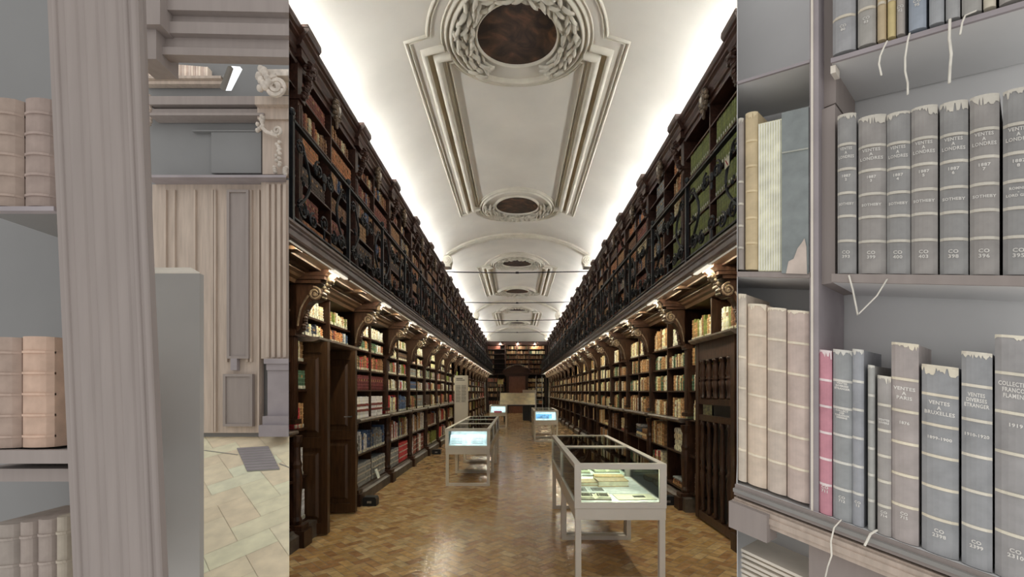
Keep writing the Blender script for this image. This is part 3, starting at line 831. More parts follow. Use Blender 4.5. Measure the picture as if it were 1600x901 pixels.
# ------------------------------------------------------------------ display cases
def case(x0,x1,y0,y1,z1,light,label,reflector):
    t = thing('display_case', label, 'display case', (x0,y0,0), 'white glass display cases')
    w=x1-x0; d=y1-y0; L=.048; zb=.63; za=.535
    for lx in (.008,w-.008-L):
        for ly in (.008,d-.008-L):
            a = MB(); a.box(lx,lx+L,ly,ly+L,0,za); a.build('leg', M['white'], t)
    for ly in (.008,d-.008-L):
        a = MB(); a.box(.008+L,w-.008-L,ly,ly+L,0.0,.045); a.build('floor_rail', M['white'], t)
    a = MB(); a.box(.005,w-.005,.005,d-.005,za,zb); a.build('apron', M['white'], t)
    a = MB(); f=.055; g=.03
    a.box(0,w,0,d,zb+.002,zb+.035)
    for (xa,xb) in ((0,f),(w-f,w)):
        a.box(xa,xb,0,g,zb+.035,z1); a.box(xa,xb,d-g,d,zb+.035,z1)
    for ya,yb in ((0,g),(d-g,d)):
        a.box(f,w-f,ya,yb,zb+.035,zb+.05); a.box(f,w-f,ya,yb,z1-.045,z1)
    for xa,xb in ((0,g),(w-g,w)):
        a.box(xa,xb,g,d-g,z1-.04,z1); a.box(xa,xb,g,d-g,zb+.035,zb+.045)
    for xa,xb in ((g,f),(w-f,w-g)): a.box(xa,xb,g,d-g,z1-.012,z1)
    for ya,yb in ((g,f),(d-f,d-g)): a.box(f,w-f,ya,yb,z1-.012,z1)
    a.build('box_frame', M['white'], t)
    a = MB(); a.box(f,w-f,f,d-f,z1-.007,z1-.003); a.build('glass_top', M['glass'], t)
    for ya in (.012,d-.016):
        a = MB(); a.box(f,w-f,ya,ya+.004,zb+.05,z1-.045); a.build('glass_end', M['glass'], t)
    for xa in (.012,w-.016):
        a = MB(); a.box(xa,xa+.004,g,d-g,zb+.045,z1-.04); a.build('glass_side', M['glass'], t)
    a = MB(); a.box(g,w-g,g,d-g,zb+.036,zb+.046); a.build('display_bed', M['paper_w'], t)
    if reflector:
        a = MB(); a.hexa([(f,.07,zb+.047),(w-f,.07,zb+.047),(w-f,.08,zb+.047),(f,.08,zb+.047),(f,.34,z1-.065),(w-f,.34,z1-.065),(w-f,.35,z1-.065),(f,.35,z1-.065)]); a.box(f,w-f,.34,d-.08,z1-.075,z1-.065); a.build('added_reflector_board', M['paper_w'], t)  # added white board with flat top, catches the light to brighten the case
    a = MB(); a.box(f*.62,w-f*.62,d-.052,d-.036,z1-.028,z1-.016); a.box(f*.62,w-f*.62,.034,.048,z1-.028,z1-.016); a.build('light_bar', light, t)
    return t, zb+.046
cw,cc_ = M['caselight_w'],M['caselight_c']
case(.475,1.235,3.70,4.88,1.0,cw,'nearest white display case at lower right, holding open books and a photo',0)
case(.475,1.235,4.90,6.15,1.0,cw,'white display case directly behind the nearest one at right',0)
case(-1.215,-.455,7.57,8.82,.97,cc_,'nearest white display case on the left, blue lit documents',1)
case(-1.215,-.455,8.84,10.09,.97,cc_,'white display case behind the front left one',1)
case(-1.215,-.455,10.11,11.36,.97,cc_,'last display case of the left row beside the white info panel',1)
case(-1.20,-.45,19.3,20.5,1.0,cc_,'small far display case left of centre, below the map table, with pink sheet',1)
case(.53,1.30,14.2,15.4,1.0,cc_,'far display case right of centre with blue lit sheets',1)
case(.53,1.30,15.42,16.6,1.0,cc_,'display case directly behind the far right one',1)
def openbook(x,y,z,w,d,rz,label,m=None,h=.03):
    t = thing('open_book', label, 'book', (x,y,z)); t.rotation_euler=(0,0,rz)
    a = MB()
    for s in (-1,1):
        pts = [(0,.012),(s*w*.12,h),(s*w*.5,h*.85),(s*w*.5,.006),(0,.006)]
        a.prism(pts, lambda p,q,r_:(p,r_,q), -d/2, d/2)
    a.build('pages', m or M['paper'], t)
    a = MB(); a.box(-w*.52,w*.52,-d*.52,d*.52,0,.006); a.build('cover', M['wood_door'], t)
    a = MB()
    for s in (-1,1):
        for i in range(9): a.box(s*w*.08,s*w*.44,-d*.38+i*d*.085,-d*.38+i*d*.085+.004,h*.97,h*1.0+.0012)
    a.build('printed_lines', M['photo'], t)
def sheet(x,y,z,w,d,rz,label,m,cat='sheet',th=.004):
    a = MB(); a.box(-w/2,w/2,-d/2,d/2,0,th); o = a.build(cat.replace(' ','_'), m, None); o.location=(x,y,z+.001); o.rotation_euler=(0,0,rz); tag(o,label,cat); return o
Z = .677
def closedbook(x,y,z,w,d,h,rz,label,col):
    t = thing('book', label, 'book', (x,y,z)); t.rotation_euler=(0,0,rz)
    a = MB(); a.box(-w/2,w/2,-d/2,d/2,0,.005); a.box(-w/2,w/2,-d/2,d/2,h-.005,h); a.box(-w/2,w/2,d/2-.005,d/2,.005,h-.005); a.build('cover', M[col], t)
    a = MB(); a.box(-w/2+.006,w/2-.006,-d/2+.006,d/2-.006,.005,h-.005); a.build('pages', M['paper'], t)
M['ochrecover'] = mat('ochre_book_cover', (.42,.30,.12), .6)
sheet(1.02,3.90,Z,.33,.20,.05,'pale yellow sheet with a dark photo at the front of the nearest case',M['paper'],'sheet',.006)
sheet(1.06,3.90,Z+.0065,.10,.06,.05,'small dark photograph on the yellow sheet in the nearest case',M['photo'],'photograph',.002)
openbook(.67,3.88,Z,.26,.16,-.06,'open book with yellow edge at the front left of the nearest case')
sheet(.97,4.13,Z,.34,.20,-.1,'white printed sheet in the middle of the nearest case',M['paper_w'])
openbook(.66,4.14,Z,.30,.20,.0,'open white booklet behind the front left book, nearest case',M['paper_w'],.02)
closedbook(.93,4.42,Z,.30,.17,.055,.05,'thick closed book with ochre cover in the nearest case','ochrecover')
closedbook(.66,4.46,Z,.28,.18,.035,.0,'thin closed book at back left of the nearest case','ochrecover')
closedbook(.95,4.66,Z,.30,.15,.05,-.05,'closed ochre book at the back of the nearest case','ochrecover')
for i,(x,y) in enumerate(((.68,5.15),(1.02,5.2),(.70,5.6),(1.02,5.75))): openbook(x,y,Z,.28,.22,.05*i,'open book in the second right hand case, %s from its front'%ORD[i])
# cold lit cases: drawings and documents
def docs(x0,y0,z,nm,n=2):
    for i in range(n):
        for j in range(2):
            sheet(x0+.22+.32*j,y0+.55+.34*i,(1.0 if x0>0 else .97)-.064,.28,.30,.06*(i-j),'pale document lying %s in %s'%((('at the front left','at the front right'),('at the back left','at the back right'))[min(i,1)][j],nm),M['paper_w'],'document')
docs(-1.215,7.57,.677,'the nearest left hand case'); docs(-1.215,8.84,.677,'the second left hand case'); docs(-1.215,10.11,.677,'the third left hand case')
docs(.53,14.2,.677,'the far right hand case'); docs(.53,15.42,.677,'the last right hand case')
def easel(x,y,z,w,h,label,m):
    t = thing('document_stand', label,'document',(x,y,z)); a = MB()
    a.hexa([(-w/2,0,0),(w/2,0,0),(w/2,.006,0),(-w/2,.006,0),(-w/2,h*.5,h),(w/2,h*.5,h),(w/2,h*.5+.006,h),(-w/2,h*.5+.006,h)]); a.build('sheet', m, t)
    a = MB()
    for i in range(5): q=.15+.16*i; a.hexa([(-w*.4,h*.5*q-.002,h*q),(w*.3,h*.5*q-.002,h*q),(w*.3,h*.5*q,h*q),(-w*.4,h*.5*q,h*q),(-w*.4,h*.5*(q+.03)-.002,h*(q+.03)),(w*.3,h*.5*(q+.03)-.002,h*(q+.03)),(w*.3,h*.5*(q+.03),h*(q+.03)),(-w*.4,h*.5*(q+.03),h*(q+.03))])
    a.build('handwriting', M['photo'], t)
M['pink'] = mat('pink_print', (.75,.12,.18), .6)
M['bluep'] = mat('blue_print', (.10,.28,.5), .6, noise=(10,.3))
easel(-1.02,7.66,.679,.26,.17,'propped blue white letter at the left in the nearest left case',M['paper_w'])
easel(-.66,7.66,.679,.26,.17,'propped blue white letter at the right in the nearest left case',M['paper_w'])
easel(-.83,19.4,.679,.5,.20,'propped pale sheet in the small far left case',M['paper_w'])
sheet(-.83,19.38,.679,.34,.05,0,'pink strip in the small far left case',M['pink'],'leaflet',.07)
easel(.86,14.3,.679,.5,.19,'propped blue print in the far right case',M['bluep'])

# ------------------------------------------------------------------ info panel, floor boxes, card
t = thing('info_panel','tall narrow white information panel standing beside the left cases','panel',(-1.56,12.5,0))
mb = MB(); mb.box(-.19,.19,0,.10,0,2.04); mb.build('board', M['whitepanel'], t)
mb = MB(); mb.box(-.14,.04,-.003,.001,1.945,1.97); mb.box(-.14,.10,-.003,.001,1.90,1.92)
for c_ in range(2):
    for i in range(22): mb.box(-.15+.155*c_,-.02+.155*c_-(.03 if i%7==6 else 0),-.003,.001,1.76-.022*i,1.768-.022*i)
mb.build('printed_text', M['print'], t)
for i,(x,y,l,lb) in enumerate(((-2.06,6.24,.19,'black box on the floor beside the open left door'),(-2.05,11.35,.22,'small black box on the floor by the left plinth, farther back'),(2.12,6.28,.2,'black box on the floor behind the nearest display case at right'))):
    t = thing('floor_box', lb, 'box', (x,y,0)); a = MB()
    a.prism([(-l/2,0),(l/2,0),(l/2,.10),(l/2-.02,.125),(-l/2+.02,.125),(-l/2,.10)], lambda p,q,r_:(p,r_,q), 0,.13); a.build('body', M['dark'], t)
    a = MB(); a.box(-.03,.03,-.004,.002,.04,.07); a.build('socket', M['steel'], t)
mb = MB(); mb.hexa([(0,-.06,0),(0,.06,0),(.008,.06,0),(.008,-.06,0),(-.05,-.06,.14),(-.05,.06,.14),(-.042,.06,.14),(-.042,-.06,.14)])
o = mb.build('card', M['paper_w']); o.location=(-2.24,7.25,.20); tag(o,'small pale card leaning on the plinth of the left bookcase','card')
# ------------------------------------------------------------------ map table, ladder, far wall
t = thing('map_table','wide sloping table in the middle distance showing an old map','table',(.02,23.0,0))
def sl(y0,z0,y1,z1,x0,x1,th,m,nm,dz=0):
    a = MB(); a.hexa([(x0,y0,z0-th),(x1,y0,z0-th),(x1,y1,z1-th),(x0,y1,z1-th),(x0,y0,z0),(x1,y0,z0),(x1,y1,z1),(x0,y1,z1)]); a.build(nm,m,t)
sl(0,.92,.75,1.50,-.92,.92,.05,M['white'],'desk_top'); sl(.01,.935,.74,1.515,-.90,.90,.01,M['map'],'map_sheet')
for x in (-.72,.66):
    a = MB(); a.box(x,x+.07,.08,.15,0,.93); a.build('leg',M['dark'],t); a = MB(); a.box(x,x+.07,.6,.67,0,1.33); a.build('leg',M['dark'],t)
a = MB(); a.box(-.9,.9,-.01,.02,.84,.90); a.build('front_rail',M['dark'],t)
mb = MB(); mb.box(.30,.75,24.6,25.0,0,.84); mb.box(.28,.77,24.58,25.02,.84,.88); o=mb.build('cabinet',M['dark']); tag(o,'low dark cabinet seen under the right of the map table','cabinet')
mb = MB(); mb.box(.3,1.05,24.6,24.66,1.45,1.68); mb.box(.32,.36,24.66,24.7,0,1.6); mb.box(.98,1.02,24.66,24.7,0,1.6); o=mb.build('notice_board',M['whitepanel']); tag(o,'pale board on posts just behind the map table at right','board')
t = thing('ladder','tall light metal library ladder leaning at the far right','ladder',(1.55,31.0,0))
for x in (-.22,.22):
    a = MB(); a.tube([(x,0,0),(x,.9,2.65)],.022,6); a.build('stile',M['steel'],t)
for i in range(9):
    q=(i+.7)/9.6; a = MB(); a.box(-.22,.22,.9*q-.03,.9*q+.03,2.65*q-.012,2.65*q+.012); a.build('rung',M['steel'],t)
# small spotlights on the far cornice
for x,w_ in ((-1.25,'left'),(0.05,'middle'),(1.3,'right')):
    t = thing('spotlight','small bright spotlight on the far end cornice, the %s one of three'%w_,'spotlight',(x,32.85,5.08))
    a = MB(); a.lathe([(.05,0),(.06,.12),(.03,.16)],0,0,10); a.tube([(0,0,.1),(0,.12,.12)],.012,6); a.build('housing',M['steel'],t)
    a = MB(); a.lathe([(.045,-.012),(.045,-.002)],0,0,10); a.build('lens',M['spot'],t)
# far wall bookcase
t = thing('end_wall_bookcase','dark two storey bookcase covering the far end wall','bookcase',(0,YEND,0))
YW=-.45
for nm,xa,xb,za,zb,m in (('plinth',-2.2,-.66,0,.2,'wood'),('plinth',.66,2.2,0,.2,'wood'),('cornice',-2.25,2.25,5.0,5.27,'wood_up'),('gallery_deck',-2.2,2.2,2.83,2.93,'wood'),('back_panel',-2.3,2.3,0,5.1,'back')):
    a = MB(); a.box(xa,xb,YW+(.35 if nm=='back_panel' else 0),YW+.4,za,zb); a.build(nm,M[m],t)
for x in (-2.2,-1.45,-.66,.66,1.45,2.15):
    a = MB(); a.box(x-.03,x+.03,YW+.02,YW+.38,.2,2.83); a.build('upright',M['wood'],t)
for x in (-2.2,-.87,0,.87,2.15):
    a = MB(); a.box(x-.04,x+.04,YW+.02,YW+.38,2.93,5.0); a.build('upright',M['wood_up'],t)
for z in (.65,1.2,1.6,1.95,2.3,2.6):
    for xa,xb in ((-2.2,-.66),(.66,2.15)): a = MB(); a.box(xa,xb,YW+.05,YW+.38,z-.025,z); a.build('shelf',M['wood'],t)
for z in (3.3,3.65,4.0,4.35,4.7): a = MB(); a.box(-2.2,2.15,YW+.05,YW+.38,z-.025,z); a.build('shelf',M['wood_up'],t)
a = MB(); rr = random.Random(9)
for z,xs in [(z,((-2.15,-.92,.35 if z<4.5 else .7),(-.82,-.04,1),(.04,.82,1),(.92,2.1,.9))) for z in (2.96,3.3,3.65,4.0,4.35,4.7)]+[(z,((-2.15,-.7,.8),(.7,2.1,.9))) for z in (.65,1.2,1.6,1.95,2.3)]:
    for xa,xb,fl in xs:
        x=xa; c=rr.choice([TAN,ORG,CR,BR])
        if xa<-2: c=rr.choice([DK,BR,RB])
        while x<xa+(xb-xa)*fl:
            w_=rr.uniform(.04,.08); v=rr.uniform(.7,1.2)
            if rr.random()<.93: a.box(x,x+w_*.95,YW+.1,YW+.3,z,z+rr.uniform(.20,.27),tuple(q*v for q in (c if rr.random()<.7 else rr.choice([TAN,CR,BR,GRN]))))
            x+=w_
a.v=[(x,y+YEND,z) for x,y,z in a.v]; o=a.build('books',M['book']); tag(o,'tiny books filling the far end wall bookcase','books','books on the dark hall shelves','stuff')
t = thing('far_doorway','far wooden door under a curved dark pediment on the end wall','door',(0,YEND-.5,0))
a = MB(); a.box(-.60,.60,-.02,.03,0,2.72); a.build('door_panel',M['far_door'],t)
a = MB()
for x in (-.3,.3):
    for za,zb in ((.2,1.1),(1.3,2.5)): a.box(x-.2,x+.2,-.04,-.019,za,zb)
a.build('raised_panel',M['far_door'],t)
a = MB()
for s in (-1,1): a.box(s*.60,s*.80,-.12,.03,0,2.72)
a.box(-.9,.9,-.15,.03,2.72,2.92); a.build('door_frame',M['wood'],t)
a = MB(); pts=[(-1.0,2.92)]+[(-1.0+2.0*i/16, 2.98+.48*math.sin(PI*i/16)**.8) for i in range(17)]+[(1.0,2.92)]
a.prism(pts, lambda p,q,r_:(p,r_,q), -.2,.02)
pts2=[(-1.08+2.16*i/16, 3.0+.52*math.sin(PI*i/16)**.8) for i in range(17)]
a.tube([(p,-.2,q) for p,q in pts2],.04,6); a.box(-.25,.25,-.22,0,3.35,3.62); a.build('pediment',M['wood'],t)
t = thing('lamp','small cream shaded lamp at the far end, left of the door','lamp',(-1.18,31.6,0)); a = MB(); a.lathe([(.20,2.10),(.20,2.42)],0,0,12); a.build('lamp_shade',M['shade'],t)
a = MB(); a.tube([(0,0,0),(0,0,2.15)],.02,6); a.lathe([(.16,0),(.14,.04),(.02,.06)],0,0,12); a.build('stand',M['steel'],t)
# ------------------------------------------------------------------ faded side bay, left: shelf, fluted pilaster, stand, door wall, pale floor
def PT(px,py,Y): return Vector(((px-808)*Y/700, Y, 1.6+(611-py)*Y/700))
def slab(mb,px0,py0,px1,py1,Y,d,c=(.5,.5,.5),px2=None,px3=None):
    """front face between two photo corners at distance Y, thickness d away from the viewer, parallel sides"""
    px2 = px0 if px2 is None else px2; px3 = px1 if px3 is None else px3
    a=PT(px2,py1,Y); b=PT(px3,py1,Y); e=PT(px0,py0,Y); f=PT(px1,py0,Y); D=Vector((0,d,0)); R_=D+Vector(((px1-808)/700*d if 444<=px1<=452 else 0,0,0))   # mitred end
    mb.hexa([a,b,b+R_,a+D,e,f,f+R_,e+D],c)
YD = 2.86; FZ = 1.6-72*YD/700
xin = lambda y: -.5086*y
# raised pale floor with solid base
YN = 1.6; GR = .328
def fz(y): return FZ+(y-YD)*GR
def clip_half(ps, f):
    out=[]
    for i,p in enumerate(ps):
        q=ps[(i+1)%len(ps)]; a=f(p); b=f(q)
        if a>=0: out.append(p)
        if (a>=0)!=(b>=0): k_=a/(a-b); out.append(tuple(p[j]+(q[j]-p[j])*k_ for j in range(3)))
    return out
def inpoly(ps):
    for f in (lambda p: xin(p[1])-p[0], lambda p: p[1]-YN, lambda p: YD+.02-p[1]):
        ps=clip_half(ps,f)
        if len(ps)<3: return []
    return [(p[0],p[1],fz(p[1])) for p in ps]
mb = MB(); mb.hexa([(xin(YN),YN,0),(xin(2.88),2.88,0),(-2.7,2.88,0),(-2.7,YN,0),(xin(YN),YN,fz(YN)-.004),(xin(2.88),2.88,fz(2.88)-.004),(-2.7,2.88,fz(2.88)-.004),(-2.7,YN,fz(YN)-.004)])
f2 = mb.build('floor_side', pale('pale_grout',(196,182,158))); struct(f2)
mb = MB(); kk=.64
pc = [tuple(v/kk for v in lin(*c)) for c in ((205,192,166),(212,199,172),(198,186,162),(207,190,165),(215,204,180))]
herring(mb,-2.7,-.3,1.5,2.9,.12,FZ,pc,inside=inpoly,gap=.0015,rr=random.Random(2))
mb.c = [tuple(min(.93,a*.5+b*.5) for a,b in zip(c,pc[0])) for c in mb.c]
mb.build('floor_tiles', M['tile_pale'], f2)
# grate in the floor
t = thing('floor_grate','grey metal grate set in the pale floor at left','grate',tuple(PT(400,717,.3*700/106*.0+2.0)))
t.location=(0,0,0)
def FL(px,py): Y=(1.6-FZ+YD*GR)/((py-611)/700+GR); return Vector(((px-808)*Y/700,Y,fz(Y)+.002))
A,B,C,D = FL(370,701),FL(419,698),FL(437,734),FL(386,737)
mb = MB(); up=Vector((0,0,.004)); mb.hexa([D,C,B,A,D+up,C+up,B+up,A+up]); mb.build('plate', M['p_grey'], t)
mb = MB()
for i in range(9):
    q=(i+.5)/9; a=D.lerp(A,q); b=C.lerp(B,q); e=(A-D)*.028; u2=up*1.6; mb.hexa([a-e,b-e,b+e,a+e,a-e+u2,b-e+u2,b+e+u2,a+e+u2])
mb.build('bars', M['p_post'], t)
mb = MB(); 
for p,q in ((FL(318,704),FL(371,711)),(FL(436,725),FL(451,731))): mb.hexa([p,q,q+Vector((0,.012,0)),p+Vector((0,.012,0)),p+up*.4,q+up*.4,q+Vector((0,.012,0))+up*.4,p+Vector((0,.012,0))+up*.4])
mb.build('joint_strip', M['p_grey'], t)
# door wall
mb = MB(); slab(mb,150,-60,451.5,720,YD+.01,.05); o=mb.build('wall_side', M['p_void']); struct(o)
t = thing('door_surround','faded carved wooden door surround with scrolls, left of the dark hall','door surround',(0,0,0))
mb = MB(); slab(mb,225,273,447,277,YD-.12,.12); slab(mb,232,277,445,281,YD-.09,.09); mb.build('door_ledge', M['p_post'], t)
mb = MB(); slab(mb,232,150,412,163,YD-.05,.05); slab(mb,232,170,410,176,YD-.03,.03); slab(mb,232,176,412,180,YD-.08,.08); mb.build('cornice_bands', M['p_wood'], t)
mb = MB(); slab(mb,300,203,408,205,YD-.02,.02); slab(mb,330,206,408,270,YD-.012,.012); mb.build('frieze_panel', M['p_void'], t)
mb = MB(); slab(mb,398,150,451,163,YD-.11,.1); slab(mb,402,166,451,186,YD-.07,.07); slab(mb,410,186,451,272,YD-.05,.05); mb.build('pilaster_head', M['p_wood2'], t)
mb = MB(); slab(mb,408,281,451,560,YD-.06,.06)
for i in range(4): slab(mb,415+i*9,287,420+i*9,558,YD-.075,.02)
mb.build('fluted_shaft', M['p_wood2'], t)
mb = MB(); slab(mb,418,578,451,650,YD-.09,.09); slab(mb,412,560,451,568,YD-.11,.11); slab(mb,416,568,451,578,YD-.10,.10); slab(mb,410,650,451,664,YD-.13,.13); slab(mb,404,664,451,682,YD-.16,.16); mb.build('pedestal', M['p_post'], t)
mb = MB()
def scr(cx,cy,r,Y,turns=2.0,a0=PI,th=.012):
    mb.tube([tuple(PT(cx+p,cy-q,Y)) for p,q in spiral(0,0,r,r*.15,turns,a0,34)],th,6)
scr(432,135,17,YD-.19,2.1,PI/2,.014); mb.blob(PT(436,136,YD-.19),(.02,.02,.02),seg=8); scr(433,204,8,YD-.1,1.6,PI,.009)
mb.tube([tuple(PT(x,y,YD-.1)) for x,y in ((410,200),(416,206),(426,210),(434,212))],.012,6)
slab(mb,413,108,451,118,YD-.18,.18); mb.build('volute', M['p_carve'], t)
mb = MB(); rr=random.Random(3)
for i in range(16): mb.blob(PT(408+rr.uniform(-4,12),108+i*2.0,YD-.2),(.022,.02,.022))
for i in range(10): mb.blob(PT(405+rr.uniform(-3,8),182+i*2.4,YD-.1),(.014,.014,.014))
for i in range(14): mb.blob(PT(433+rr.uniform(-5,5),222+i*3.6,YD-.075),(.014,.014,.012))
for i in range(8): mb.blob(PT(446+rr.uniform(-3,2),262+i*1.5,YD-.08),(.014,.014,.012))
mb.build('carved_leaves', M['p_carve'], t, smooth=True)
mb = MB()
for i in range(12): mb.blob(PT(232+rr.uniform(-2,3),150+i*4,YD-.03),(.014,.014,.012))
mb.build('carved_leaves', M['p_wood2'], t, smooth=True)
# shelf of tiny books over the door
t = thing('pale_gallery_shelf','pale shelf edge with a row of faded books above the side door','shelf',(0,0,0))
mb = MB(); slab(mb,222,118,345,122,YD-.06,.05); slab(mb,222,126,352,131,YD-.04,.04); mb.build('shelf_edge', M['p_wood2'], t)
mb = MB(); x=229; i=0
while x<322:
    w_=rr.uniform(2.6,4.6); v=rr.uniform(.85,1.1); c=[tuple(q*v/.62 for q in lin(*cc)) for cc in ((196,180,168),(210,195,180),(178,160,148))][i%3]
    slab(mb,x,97+.04*(x-229)*2,x+w_*.85,118,YD-.05,.04,c); x+=w_; i+=1
o=mb.build('books', M['p_book']); tag(o,'row of tiny faded books above the side door','books','faded small books','stuff')
t = thing('tube_lamp','short bright slanted tube lamp above the faded side door','lamp',(0,0,0))
mb = MB(); a=PT(349,138,YD-.3); b=PT(358,138,YD-.3); c=PT(375,104,YD-.55); d=PT(361,103,YD-.55); D=Vector((0,.02,.0))
mb.hexa([a,b,b+D,a+D,d,c,c+D,d+D]); mb.build('tube', M['p_lamp'], t)
mb = MB(); a=PT(343,137,YD-.3); b=PT(349,138,YD-.3); c=PT(361,103,YD-.55); d=PT(356,103,YD-.55); mb.hexa([a,b,b+D,a+D,d,c,c+D,d+D]); mb.build('housing', M['p_grey'], t)
mb=MB(); mb.tube([tuple(PT(350,120,YD-.4)),tuple(PT(350,120,YD))],.01,6); mb.build('mounting_arm', M['p_grey'], t)
# faded double door
t = thing('wooden_door','tall faded panelled wooden door beside the pale tiled floor','door',(0,0,0))
mb = MB(); slab(mb,238,288,408,676,YD-.03,.03); mb.build('leaf', M['p_wood2'], t)
mb = MB()
for x in (256,270,302,330,334,352,384,390,402): slab(mb,x,296,x+3,674 if x<340 or x>398 else 565,YD-.045,.02)
mb.build('vertical_boards', M['p_wood2'], t)
for r_ in ((358,300,384,556),(352,588,390,662)):
    mb = MB(); slab(mb,*r_,YD-.05,.03); x0,y0,x1,y1=r_
    for q in ((x0-4,y0-4,x1+4,y0),(x0-4,y1,x1+4,y1+4),(x0-4,y0,x0,y1),(x1,y0,x1+4,y1)): slab(mb,*q,YD-.06,.03)
    mb.build('raised_panel', M['p_wood'], t)
mb = MB(); slab(mb,360,560,370,578,YD-.06,.03); mb.build('lock_plate', M['p_post'], t)
# heavy lintel mouldings above the opening
t = thing('wood_lintel','thick faded wooden lintel mouldings across the upper left','lintel',(0,0,0))
mb = MB()
ys_=[(-40,14,0),(14,32,.05),(32,50,.02),(50,72,.06),(72,84,.03),(84,90,.07)]
for i,(ya,yb,o_) in enumerate(ys_):
    Y=1.52+o_*.5; sk=.045
    a=PT(205+(10 if i>2 else 0),yb,Y); b=PT(451.5,yb+sk*120,Y); e=PT(205+(10 if i>2 else 0),ya,Y); f=PT(451.5,ya+sk*120,Y); D=Vector((0,.03 if i<5 else .02,0)); R_=D+Vector((-.509*D.y,0,0)); mb.hexa([a,b,b+R_,a+D,e,f,f+R_,e+D])
mb.build('moulding', M['p_wood'], t)
mb = MB(); a=[PT(200,42,1.49),PT(252,46,1.49)]; slab(mb,200,-40,250,38,1.49,.1); slab(mb,206,38,244,92,1.51,.1); mb.build('corner_block', M['p_wood'], t)
# fluted pilaster close to the camera, leaning like in the photo
t = thing('fluted_pilaster','broad faded fluted wooden pilaster beside the shelves at far left','pilaster',(0,0,0))
Yp=1.12
mb = MB(); slab(mb,72,-40,214,940,Yp,.015,px2=116,px3=250); mb.build('shaft', M['p_wood'], t)
for i,(w0,w1) in enumerate(((0,8),(18,40),(50,72),(82,104),(112,120),(124,134))):
    a=MB(); P0=lambda q,py: PT((72+q)+(116-72+(-8 if q>70 else 0)*q/134)*(py+40)/980,py,Yp)
    pts=[]
    Yr=Yp-.012
    pa,pb=PT(72+w0,-40,Yr),PT(72+w1,-40,Yr); pc_,pd=PT(116+w0,940,Yr),PT(116+w1,940,Yr)
    vs=[]; n=8
    for base in ((pc_,pd),(pa,pb)):
        for j in range(n+1):
            q=j/n; v=base[0].lerp(base[1],q)+Vector((0,.012-.006*math.sin(PI*q)**.6,0)); vs.append(v)
        vs += [base[1]+Vector((0,.03,0)),base[0]+Vector((0,.03,0))]
    k_=n+3; a.add(vs,[tuple(range(k_)),tuple(range(k_,2*k_))]+[(j,(j+1)%k_,k_+(j+1)%k_,k_+j) for j in range(k_)]); a.build('fluting', M['p_wood'], t)
mb = MB(); slab(mb,205,-40,222,930,1.15,.01,px2=240,px3=252); mb.build('edge_moulding', M['p_wood'], t)
# grey stand
t = thing('exhibition_stand','plain grey upright stand with a white top edge in front of the side door','stand',(0,0,0))
mb = MB(); slab(mb,239,427,312,1400,1.5,.02,px2=246); mb.build('body', M['p_stand'], t)
mb = MB(); a=PT(239,427,1.5); b=PT(312,427,1.5); c=PT(298,419.5,1.56); d=PT(239,419.5,1.56); u2=Vector((0,0,.004)); mb.hexa([a,b,c,d,a+u2,b+u2,c+u2,d+u2]); mb.build('top_panel', M['p_light'], t)
# shelves and books at far left
t = thing('side_bookcase','faded bookcase edge with shelves at far left','bookcase',(0,0,0))
mb = MB(); slab(mb,-60,-60,120,960,1.42,.03); mb.build('back_panel', M['p_void'], t)
for y0,y1,m in ((322,329,'p_post'),(703,724,'p_wood')):
    mb = MB(); slab(mb,-40,y0,(84 if y0<500 else 112),y1,1.13,.02); mb.build('shelf_edge', M[m], t)
    mb = MB(); slab(mb,-40,y0,(84 if y0<500 else 112),y1-2,1.15,.26); mb.build('shelf', M['p_void'], t)  # board body painted in the shaded recess tone, only the edge stays wood
mb = MB(); slab(mb,-40,732,108,752,1.17,.22); mb.build('shelf_support', M['p_wood'], t)
def pbook_front(px0,px1,py0,py1,Y,rgb,label,bands=5,k=.80,dep=.2,skew=0):
    c=tuple(v/k for v in lin(*rgb)); mb=MB()
    cx=(px0+px1)/2; base=PT(cx,py1,Y); n=8
    def ring(py,ex=0,sk=0,dep=dep):
        dep = dep if ex==0 else .022
        a=PT(px0+sk,py,Y); b=PT(px1+sk,py,Y); L=[]
        for j in range(n+1):
            q=j/n; v=a.lerp(b,q)+Vector((0,.018-(.018+ex)*math.sin(PI*q)**.5,0)); L.append(v)
        return L+[b+Vector((0,dep,0)),a+Vector((0,dep,0))]
    k_=n+3
    def seg(ya,yb,ex,col,sa,sb):
        vs=ring(yb,ex,sb)+ring(ya,ex,sa)
        mb.add(vs,[tuple(range(k_)),tuple(range(k_,2*k_))]+[(j,(j+1)%k_,k_+(j+1)%k_,k_+j) for j in range(k_)],col)
    seg(py0,py1,0,c,skew,0)
    o=mb.build('book', M['p_book'], None, base); tag(o,label,'book','faded books in the left side bookcase')
    H=py1-py0
    for i in range(bands):
        mb=MB(); y=py0+H*(.14+.76*i/max(1,bands-1)-.0); s_=skew*(1-(y-py0)/H); seg(y-1.8,y+1.8,.004,tuple(min(.9,v*1.12) for v in c),s_,s_)
        mb.build('raised_band', M['p_book'], o, base).location=(0,0,0)
    return o
nmz=['worn faded brown book','worn faded reddish book']
pbook_front(-30,26,152,321,1.14,(152,136,126),'worn brown book cut by the left frame edge, upper shelf')
pbook_front(29,80,152,321,1.14,(150,135,128),'worn brown book next to the pilaster, upper shelf at far left')
pbook_front(-38,22,526,700,1.14,(160,142,131),'tan brown book cut by the frame edge, middle shelf at far left')
pbook_front(25,74,525,699,1.14,(186,160,143),'light tan leather book with torn top, middle shelf beside the pilaster')
